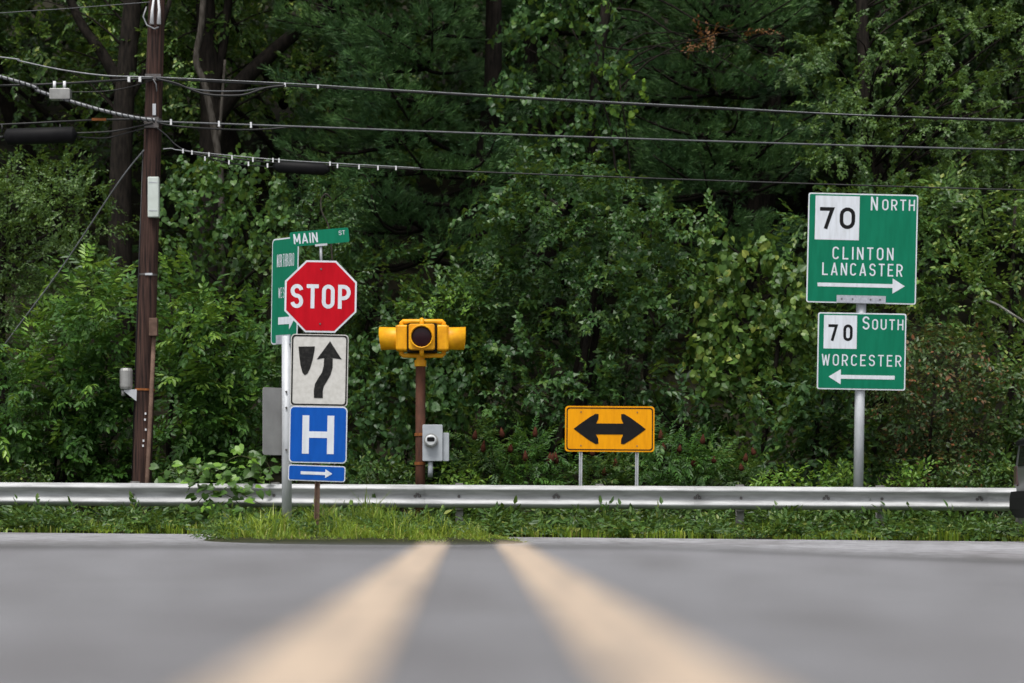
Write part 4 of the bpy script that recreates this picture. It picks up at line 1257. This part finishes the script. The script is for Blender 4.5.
hardwood('maple_tree', 'yellow-green maple spreading over the upper right corner', [(880, 330), (872, 200), (866, 90), (862, 10), (866, -80)], 41.5, 0.14, 0.09,
         [([(866, 80), (905, 50), (960, 30)], 0.05, 0.02), ([(870, 140), (930, 120), (990, 110)], 0.04, 0.015)],
         lumps(790, 1120, 10, 215, 40.2, 1.4, 44, 0.24, 0.52, 0.55) + lumps(780, 1080, -140, 0, 42.5, 1.2, 18, 0.5, 0.8), 'maple', 'fine', dens=0.75, high=lumps(740, 1120, -420, -120, 44.5, 2.0, 18, 0.7, 1.1))
# bare limbs with a few dead leaves at the top
hardwood('dead_tree', 'half-bare tree with thin dead limbs and brown leaves near top right', [(590, 330), (592, 150), (598, 60), (606, 10), (612, -60)], 40.5, 0.12, 0.08,
         [([(600, 46), (630, 50), (655, 46), (690, 52), (720, 47), (745, 42)], 0.016, 0.006), ([(604, 8), (640, 12), (668, 30), (700, 44), (735, 66), (768, 88)], 0.02, 0.005), ([(606, -14), (660, 0), (700, 22), (730, 30), (760, 52), (800, 62)], 0.02, 0.006), ([(690, 52), (712, 72), (716, 96)], 0.008, 0.004), ([(745, 42), (770, 34), (800, 44), (830, 60)], 0.009, 0.004)],
         lumps(704, 716, 36, 44, 40.4, 0.15, 2, 0.12, 0.18) + lumps(748, 758, 26, 34, 40.4, 0.1, 1, 0.10, 0.14) + lumps(684, 692, 48, 54, 40.4, 0.1, 1, 0.08, 0.12), 'fine', 'dead', 'bark', 0.9)

# ---- front thicket
G_SAP = 'saplings with feathery leaves left of the signs'
for i, (u0, u1, v0, v1, d, w) in enumerate([
        (-110, 45, 330, 500, 35.6, 'at the left picture edge'),
        (20, 100, 290, 490, 36.4, 'below the guy wire'),
        (70, 140, 262, 490, 36.0, 'just left of the utility pole'),
        (160, 215, 262, 490, 36.0, 'just right of the utility pole'),
        (195, 262, 300, 490, 36.4, 'between utility pole and stop sign')]):
    bl = lumps(u0, u1, v0 + 20, v1, d, 0.7, 13, 0.24, 0.42, 0.8)
    tips = lumps(u0 + 5, u1 - 5, v0 - 5, v0 + 130, d - 0.75, 0.3, 8, 0.10, 0.20, 0.9)
    plant('sapling', 'feathery-leaved green sapling ' + w, 'sapling', bl, 'pinnate', L['pinnate'], G_SAP, 0.9, 1.0, 0.035, 'bark', stems=3, extra=[('young_shoots', tips, 'pinnate', L['bright'], 0.95, 1.0), ('side_shoots', lumps(u0, u1, v0 + 60, v1, d - 0.3, 0.6, 8, 0.18, 0.34, 0.8), 'big', L['pinnate'], 2.0, 0.62)])

plant('small_tree', 'dense small-leaved tree at the left edge above the saplings', 'tree', lumps(-130, 135, 165, 340, 38.4, 1.2, 44, 0.28, 0.58, 0.7), 'fine', L['fine'], dens=0.75, trunk_r=0.09)
plant('small_tree', 'vine-hung tree between the utility pole and the green town sign', 'tree', lumps(160, 300, 165, 400, 38.2, 1.0, 26, 0.25, 0.5, 0.95), 'vine', L['broad'], dens=0.8, trunk_r=0.08)
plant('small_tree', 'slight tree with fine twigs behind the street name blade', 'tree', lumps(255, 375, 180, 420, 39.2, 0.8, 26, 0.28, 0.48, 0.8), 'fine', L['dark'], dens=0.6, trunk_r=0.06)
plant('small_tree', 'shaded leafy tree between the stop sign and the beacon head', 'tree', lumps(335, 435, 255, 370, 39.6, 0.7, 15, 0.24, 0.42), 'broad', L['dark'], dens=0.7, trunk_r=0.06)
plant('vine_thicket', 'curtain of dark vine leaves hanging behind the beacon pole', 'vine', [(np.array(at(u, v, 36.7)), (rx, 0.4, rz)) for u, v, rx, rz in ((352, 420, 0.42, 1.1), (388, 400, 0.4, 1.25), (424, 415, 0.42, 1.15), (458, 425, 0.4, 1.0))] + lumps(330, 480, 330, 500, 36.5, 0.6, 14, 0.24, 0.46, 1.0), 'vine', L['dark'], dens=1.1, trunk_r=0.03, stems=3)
plant('small_tree', 'young tree with yellow-green top just behind the beacon', 'tree', lumps(395, 490, 285, 380, 37.6, 0.5, 14, 0.25, 0.42), 'broad', L['broad'], dens=0.9, trunk_r=0.05,
      extra=[('young_shoots', lumps(415, 470, 288, 330, 37.0, 0.3, 5, 0.12, 0.22), 'weed', L['bright'], 0.6, 1.1)])
plant('maple_sapling', 'broad maple thicket rising above the double arrow sign', 'tree', lumps(460, 665, 175, 440, 37.4, 1.3, 42, 0.26, 0.55, 0.75), 'maple', L['maple'], dens=1.15, scale=1.38, trunk_r=0.09, stems=3)
plant('climbing_vine', 'bright climbing vine shoots high in the centre above the cables', 'vine', lumps(595, 650, 60, 130, 40.0, 0.3, 7, 0.12, 0.24), 'vine', L['bright'], dens=0.42, trunk_r=0.03)
plant('climbing_vine', 'dark vine climbing the pine at top centre', 'vine', lumps(500, 625, -10, 185, 39.9, 0.4, 22, 0.24, 0.40), 'vine', L['maple'], dens=0.7, trunk_r=0.03)
plant('shrub', 'leafy shrub in the hollow right of the double arrow sign', 'shrub', lumps(630, 730, 385, 490, 36.6, 0.6, 15, 0.22, 0.42), 'broad', L['maple'], dens=0.95, scale=1.25, trunk_r=0.04, stems=3)
plant('small_tree', 'slim tree with pale leaves between double arrow sign and vine mound', 'tree', lumps(590, 720, 190, 330, 38.8, 0.9, 15, 0.22, 0.42, 0.7), 'broad', L['broad'], dens=0.75, trunk_r=0.05)
plant('vine_mound', 'mound of pale green grapevine leaves left of the route signs', 'vine', [(np.array(at(756, 318, 36.9)), (0.85, 0.7, 1.15)), (np.array(at(725, 350, 36.7)), (0.6, 0.55, 0.8)), (np.array(at(790, 345, 36.8)), (0.6, 0.5, 0.95))] + lumps(690, 815, 235, 440, 36.6, 0.6, 16, 0.24, 0.42, 0.9), 'vine', L['vine'], dens=1.15, scale=1.12, trunk_r=0.06, stems=2)
plant('shrub', 'dense shrub below the lower route sign', 'shrub', lumps(755, 880, 370, 495, 35.8, 0.7, 18, 0.24, 0.45), 'broad', L['maple'], dens=1.0, scale=1.3, trunk_r=0.04, stems=3)
plant('small_tree', 'leafy tree directly behind the two route signs', 'tree', lumps(790, 930, 190, 400, 38.4, 1.0, 24, 0.24, 0.48), 'broad', L['broad'], dens=0.8, trunk_r=0.07)
plant('small_tree', 'vine-tangled tree at the right edge above the reddish bush', 'tree', lumps(900, 1130, 195, 370, 37.8, 1.1, 38, 0.24, 0.5, 0.7), 'broad', L['vine'], dens=0.95, trunk_r=0.07)
plant('shrub', 'tall shrub with reddish leaf tips right of the route sign post', 'shrub', lumps(880, 1000, 335, 490, 35.6, 0.6, 26, 0.24, 0.42), 'fine', L['reddish'], dens=0.95, scale=1.2, trunk_r=0.04, stems=4)
plant('shrub', 'green shrub at the right edge behind the car', 'shrub', lumps(985, 1130, 370, 490, 36.2, 0.6, 26, 0.26, 0.45), 'broad', L['weed'], dens=0.85, trunk_r=0.04, stems=3)
# a pale fallen branch at the right edge
fb = MB()
fb.tube(spline([at(982, 299, 36.6), at(996, 304, 36.6), at(1012, 314, 36.6), at(1030, 326, 36.7), at(1060, 352, 36.9), at(1075, 420, 37.0)]), 0.018, 7)
tag(fb.build('dead_branch', M['bark_white']), 'bare pale dead branch sticking out at the right edge', 'branch')
tw = MB()
tw.tube(spline([at(330, 232, 35.7), at(327, 222, 35.7), at(322, 212, 35.7), at(321, 200, 35.7), at(326, 194, 35.7), at(331, 199, 35.75)]), 0.012, 6)
tw.tube(spline([at(330, 232, 35.7), at(334, 300, 35.75), at(335, 480, 35.8), at(335, 520, 35.8)]), 0.014, 6)
tag(tw.build('dead_twig', M['bark_pale']), 'curled bare twig above the street name blade', 'branch')

# ---- sumac with red fruit
G_SU = 'sumac shrubs with red fruit cones along the guardrail'
for i, (u, top, d, w) in enumerate([(486, 425, 34.6, 'leftmost, right of the meter box'), (518, 432, 34.5, 'second from the left, left of the arrow sign'), (548, 438, 34.7, 'close against the left side of the arrow sign'), (606, 455, 34.8, 'between the two posts of the arrow sign'),
                                    (664, 428, 34.7, 'close against the right side of the arrow sign'), (700, 440, 34.6, 'in the middle right of the arrow sign'), (738, 450, 34.7, 'farthest right of the arrow sign')]):
    bl = lumps(u - 22, u + 22, top + 8, 500, d, 0.35, 9, 0.16, 0.30)
    rt_ = plant('sumac_shrub', 'low sumac shrub with red fruit cones, ' + w, 'shrub', bl, 'sumac', L['weed'] if i % 3 == 0 else L['pinnate'], G_SU, 0.9, 0.85, 0.022, 'bark', stems=3)
    for k in range(3):
        q = at(u + random.uniform(-18, 18), top + random.uniform(0, 30), d - 0.42 + random.uniform(-0.05, 0.1)) - rt_.location
        hgt = random.uniform(0.10, 0.19)
        ln_ = Vector((random.uniform(-0.03, 0.03), 0, 0))
        c = MB(); c.tube([q, q + ln_ * 0.3 + Vector((0, 0, hgt * 0.25)), q + ln_ * 0.6 + Vector((0, 0, hgt * 0.6)), q + ln_ + Vector((0, 0, hgt))], [0.022, 0.042, 0.03, 0.006], 7)
        c.build('fruit_cone', M['fruit'], rt_)

# ---- creeper that spills over the rail, every leaf its own piece
cp = thing('creeping_vine', 'light green vine spilling over the guardrail left of the signs', 'vine', (at(235, 500, 32.9).x, 32.9, float(z_cross(-4, 32.9))))
off = cp.location
heart_me = quad_mesh('leaf', *heart(0.17)); heart_me.materials.append(L['weed'])
heart_me2 = quad_mesh('leaf', *heart(0.15)); heart_me2.materials.append(L['bright'])
vm = MB()
runs = [[(262, 505, 32.4), (240, 492, 32.35), (225, 476, 32.3), (212, 468, 32.3), (198, 476, 32.35), (188, 490, 32.35)],
        [(250, 520, 32.4), (235, 500, 32.35), (215, 492, 32.3), (200, 500, 32.3), (192, 515, 32.3)],
        [(262, 500, 32.7), (262, 480, 32.6), (255, 462, 32.6), (240, 456, 32.6), (225, 462, 32.6)],
        [(260, 520, 32.2), (240, 512, 32.2), (225, 508, 32.15), (212, 512, 32.15)],
        [(255, 500, 32.8), (230, 480, 32.9), (205, 470, 32.9), (180, 468, 32.9), (160, 474, 32.9)],
        [(268, 500, 32.8), (270, 470, 32.8), (262, 458, 32.8)]]
nl = 0
for rn in runs:
    pts = spline([at(*x) for x in rn], 7)
    vm.tube([p - off for p in pts], 0.006, 5)
    for p in pts[3::1]:
        for rep in range(1 if random.random() < 0.7 else 2):
            t = Vector((random.gauss(0, 0.6), -0.35 + random.gauss(0, 0.3), random.gauss(-0.25, 0.4))).normalized()
            nn = Vector((random.gauss(0, 0.35), -0.6, 0.75 + random.gauss(0, 0.25)))
            b_ = nn.cross(t).normalized(); nn = t.cross(b_)
            mt = Matrix((t, b_, nn)).transposed().to_4x4()
            o = bpy.data.objects.new('leaf', heart_me if random.random() < 0.72 else heart_me2)
            COL.objects.link(o); o.parent = cp
            pos = p - off + Vector((random.gauss(0, 0.10), random.gauss(-0.05, 0.06), random.gauss(0, 0.09)))
            o.matrix_local = Matrix.Translation(pos) @ mt @ Matrix.Scale(random.uniform(0.4, 0.95), 4)
            nl += 1
vm.build('stem', M['stem'], cp)

# ---- weeds behind the rail, one by one
G_W = 'low weeds standing behind the guardrail'
for (u, v, w_) in [(175, 462, 'left of the creeping vine'), (28, 470, 'at the far left'), (365, 466, 'just right of the blue arrow plaque'), (398, 468, 'close left of the beacon pole'), (462, 472, 'right of the meter box'),
                   (776, 474, 'midway between double arrow and route signs'), (835, 470, 'close left of the route sign post'), (905, 466, 'close right of the route sign post'), (950, 470, 'under the reddish shrub'), (990, 468, 'beside the car')]:
    bl = lumps(u - 22, u + 22, v, 500, 34.0, 0.3, 7, 0.14, 0.26)
    plant('weed', 'low bright green weed clump behind the guardrail ' + w_, 'weed', bl, 'weed', L['weed'] if rng.random() < 0.7 else L['bright'], G_W, 0.75, 1.0, 0.012, 'stem', stems=4)


# ---- grass and ground cover
def blades(n, xf, yf, zf, h0, h1, w=0.012, lean=0.45):
    x = xf(n); y = yf(n); z = zf(x, y)
    h = rng.uniform(h0, h1, n); a = rng.uniform(0, 2 * math.pi, n)
    dx, dy = np.cos(a), np.sin(a); le = np.abs(rng.normal(0, lean, n)) * h
    wx, wy = -dy * w, dx * w
    b0 = np.stack([x - wx, y - wy, z - 0.02], -1); b1 = np.stack([x + wx, y + wy, z - 0.02], -1)
    m0 = np.stack([x + dx * le * 0.3 - wx * .8, y + dy * le * 0.3 - wy * .8, z + h * 0.6], -1); m1 = np.stack([x + dx * le * 0.3 + wx * .8, y + dy * le * 0.3 + wy * .8, z + h * 0.6], -1)
    t0 = np.stack([x + dx * le - wx * .1, y + dy * le - wy * .1, z + h], -1); t1 = np.stack([x + dx * le + wx * .1, y + dy * le + wy * .1, z + h], -1)
    V = np.stack([b0, b1, m1, m0, t1, t0], 1).reshape(-1, 3)
    k = np.arange(n)[:, None] * 6
    Q = np.concatenate([k + np.array([[0, 1, 2, 3]]), k + np.array([[3, 2, 4, 5]])], 0)
    return V, Q


hillz = lambda x, y: hill(x, y)
g1 = blades(12000, lambda n: rng.uniform(-9.5, 9.5, n), lambda n: 31.48 + rng.random(n) ** 1.5 * 1.7, hillz, 0.03, 0.11)
g2 = blades(5000, lambda n: rng.uniform(-9.5, 9.5, n), lambda n: 31.75 + rng.random(n) * 1.4, hillz, 0.06, 0.17, 0.008)
def patchy(vq, amt, f):
    V, Q = vq; V = V.reshape(-1, 6, 3); x = V[:, 0, 0]; y = V[:, 0, 1]
    p = 0.5 + 0.25 * np.sin(x * 1.3 * f + y) + 0.25 * np.sin(x * 3.7 * f + 2 + y * 2.3) + 0.15 * np.sin(x * 9.1 + y * 4)
    hs_ = np.clip(0.35 + p, 0.3, 1.5)[:, None]
    V[:, :, 2] = V[:, :1, 2] + (V[:, :, 2] - V[:, :1, 2]) * hs_
    keep = rng.random(len(V)) < np.clip(1 - amt + amt * 2 * p, 0.05, 1)
    V = V[keep]; n = len(V); k = np.arange(n)[:, None] * 6
    return V.reshape(-1, 3), np.concatenate([k + np.array([[0, 1, 2, 3]]), k + np.array([[3, 2, 4, 5]])], 0)


g1 = patchy(g1, 1.0, 1.0); g2 = patchy(g2, 0.9, 1.6)
gv = link('verge_grass', quad_mesh('verge_grass', *merge([g1, g2])), L['grass'])
tag(gv, 'bright grass growing along the far road edge', 'grass', kind='stuff')


def isl(n):
    r = rng.random(n) ** 0.62; a = rng.uniform(0, 2 * math.pi, n)
    return r * (1 + 0.10 * np.sin(5 * a) + 0.08 * np.sin(11 * a + 1)), a
_r, _a = isl(11000)
ix, iy = -1.65 + 1.68 * _r * np.cos(_a), 26.3 + 2.4 * _r * np.sin(_a)
g3 = blades(11000, lambda n: ix, lambda n: iy, island, 0.03, 0.12, 0.007, 0.9)
g5 = blades(2500, lambda n: ix[:n] * 0.8 - 0.3, lambda n: iy[:n] * 0.8 + 5.2, island, 0.08, 0.24, 0.006, 0.8)
_r, _a = isl(900)
jx_, jy_ = -2.35 + 0.85 * _r * np.cos(_a), 25.9 + 1.2 * _r * np.sin(_a)
g4 = blades(900, lambda n: jx_, lambda n: jy_, island, 0.16, 0.34, 0.008, 0.6)
def rim(vq):
    V, Q = vq; V = V.reshape(-1, 6, 3)
    e = np.sqrt(((V[:, 0, 0] + 1.65) / 1.8) ** 2 + ((V[:, 0, 1] - 26.3) / 2.5) ** 2)
    V[:, :, 2] = V[:, :1, 2] + (V[:, :, 2] - V[:, :1, 2]) * np.clip(1.35 - 1.1 * e ** 2, 0.25, 1.2)[:, None]
    return V.reshape(-1, 3), Q
g3, g4, g5 = rim(g3), rim(g4), rim(g5)
g3 = patchy(g3, 0.5, 2.2); g4 = patchy(g4, 0.8, 3.0); g5 = patchy(g5, 0.8, 3.1)
gi = link('island_grass', quad_mesh('island_grass', *merge([g3, g4, g5])), L['grass'])
tag(gi, 'long bright grass around the foot of the stop sign', 'grass', kind='stuff')

# broad-leaved weeds among the island grass
n = 1300
_r, _a = isl(n)
xs = -1.9 + 1.5 * _r * np.cos(_a); ys = 26.6 + 1.9 * _r * np.sin(_a)
zs = island(xs, ys) + rng.uniform(0.0, 0.10, n)
parts = []
for k in range(4):
    w = np.arange(n) % 4 == k
    parts.append(place(SP['weed'][k], np.stack([xs, ys, zs], -1)[w], rng.normal(0, 1, (w.sum(), 3)) * [1, 1, 0.3] + [0, -0.3, 0.5], up3 + [0, -0.3, 0] + rng.normal(0, 0.35, (w.sum(), 3)), rng.uniform(0.35, 0.8, w.sum())))
iw = link('island_weeds', quad_mesh('island_weeds', *merge(parts)), L['weed'])
tag(iw, 'small leafy weeds growing in the grass below the stop sign', 'weeds', kind='stuff')

n = 12500
xs = rng.uniform(-9.5, 9.5, n); ys = 31.55 + rng.random(n) * 3.0
dens_ = np.clip(0.5 + 0.45 * np.sin(xs * 2.3 + ys) * np.sin(xs * 0.83 + 1 - ys * 0.7) + 0.35 * np.sin(xs * 5.1 + ys * 2.2), 0, 1)
keep = rng.random(n) < 0.10 + 0.9 * dens_ ** 1.3
dens_ = dens_[keep]
xs, ys = xs[keep], ys[keep]; n = len(xs)
zs = hill(xs, ys) + rng.uniform(0.03, 0.34, n) * (0.35 + 0.9 * dens_) * (0.30 + 0.70 * np.clip((ys - 32.3) / 1.0, 0, 1))
parts = []
for k in range(4):
    w = np.arange(n) % 4 == k
    parts.append(place(SP['weed'][k], np.stack([xs, ys, zs], -1)[w], rng.normal(0, 1, (w.sum(), 3)) * [1, 1, 0.3] + [0, -0.3, 0.45], up3 + [0, -0.3, 0] + rng.normal(0, 0.35, (w.sum(), 3)), rng.uniform(0.6, 1.5, w.sum())))
gc = link('ground_cover', quad_mesh('ground_cover', *merge(parts)), L['weed'])
tag(gc, 'low leafy ground cover beneath and behind the guardrail', 'ground cover', kind='stuff')
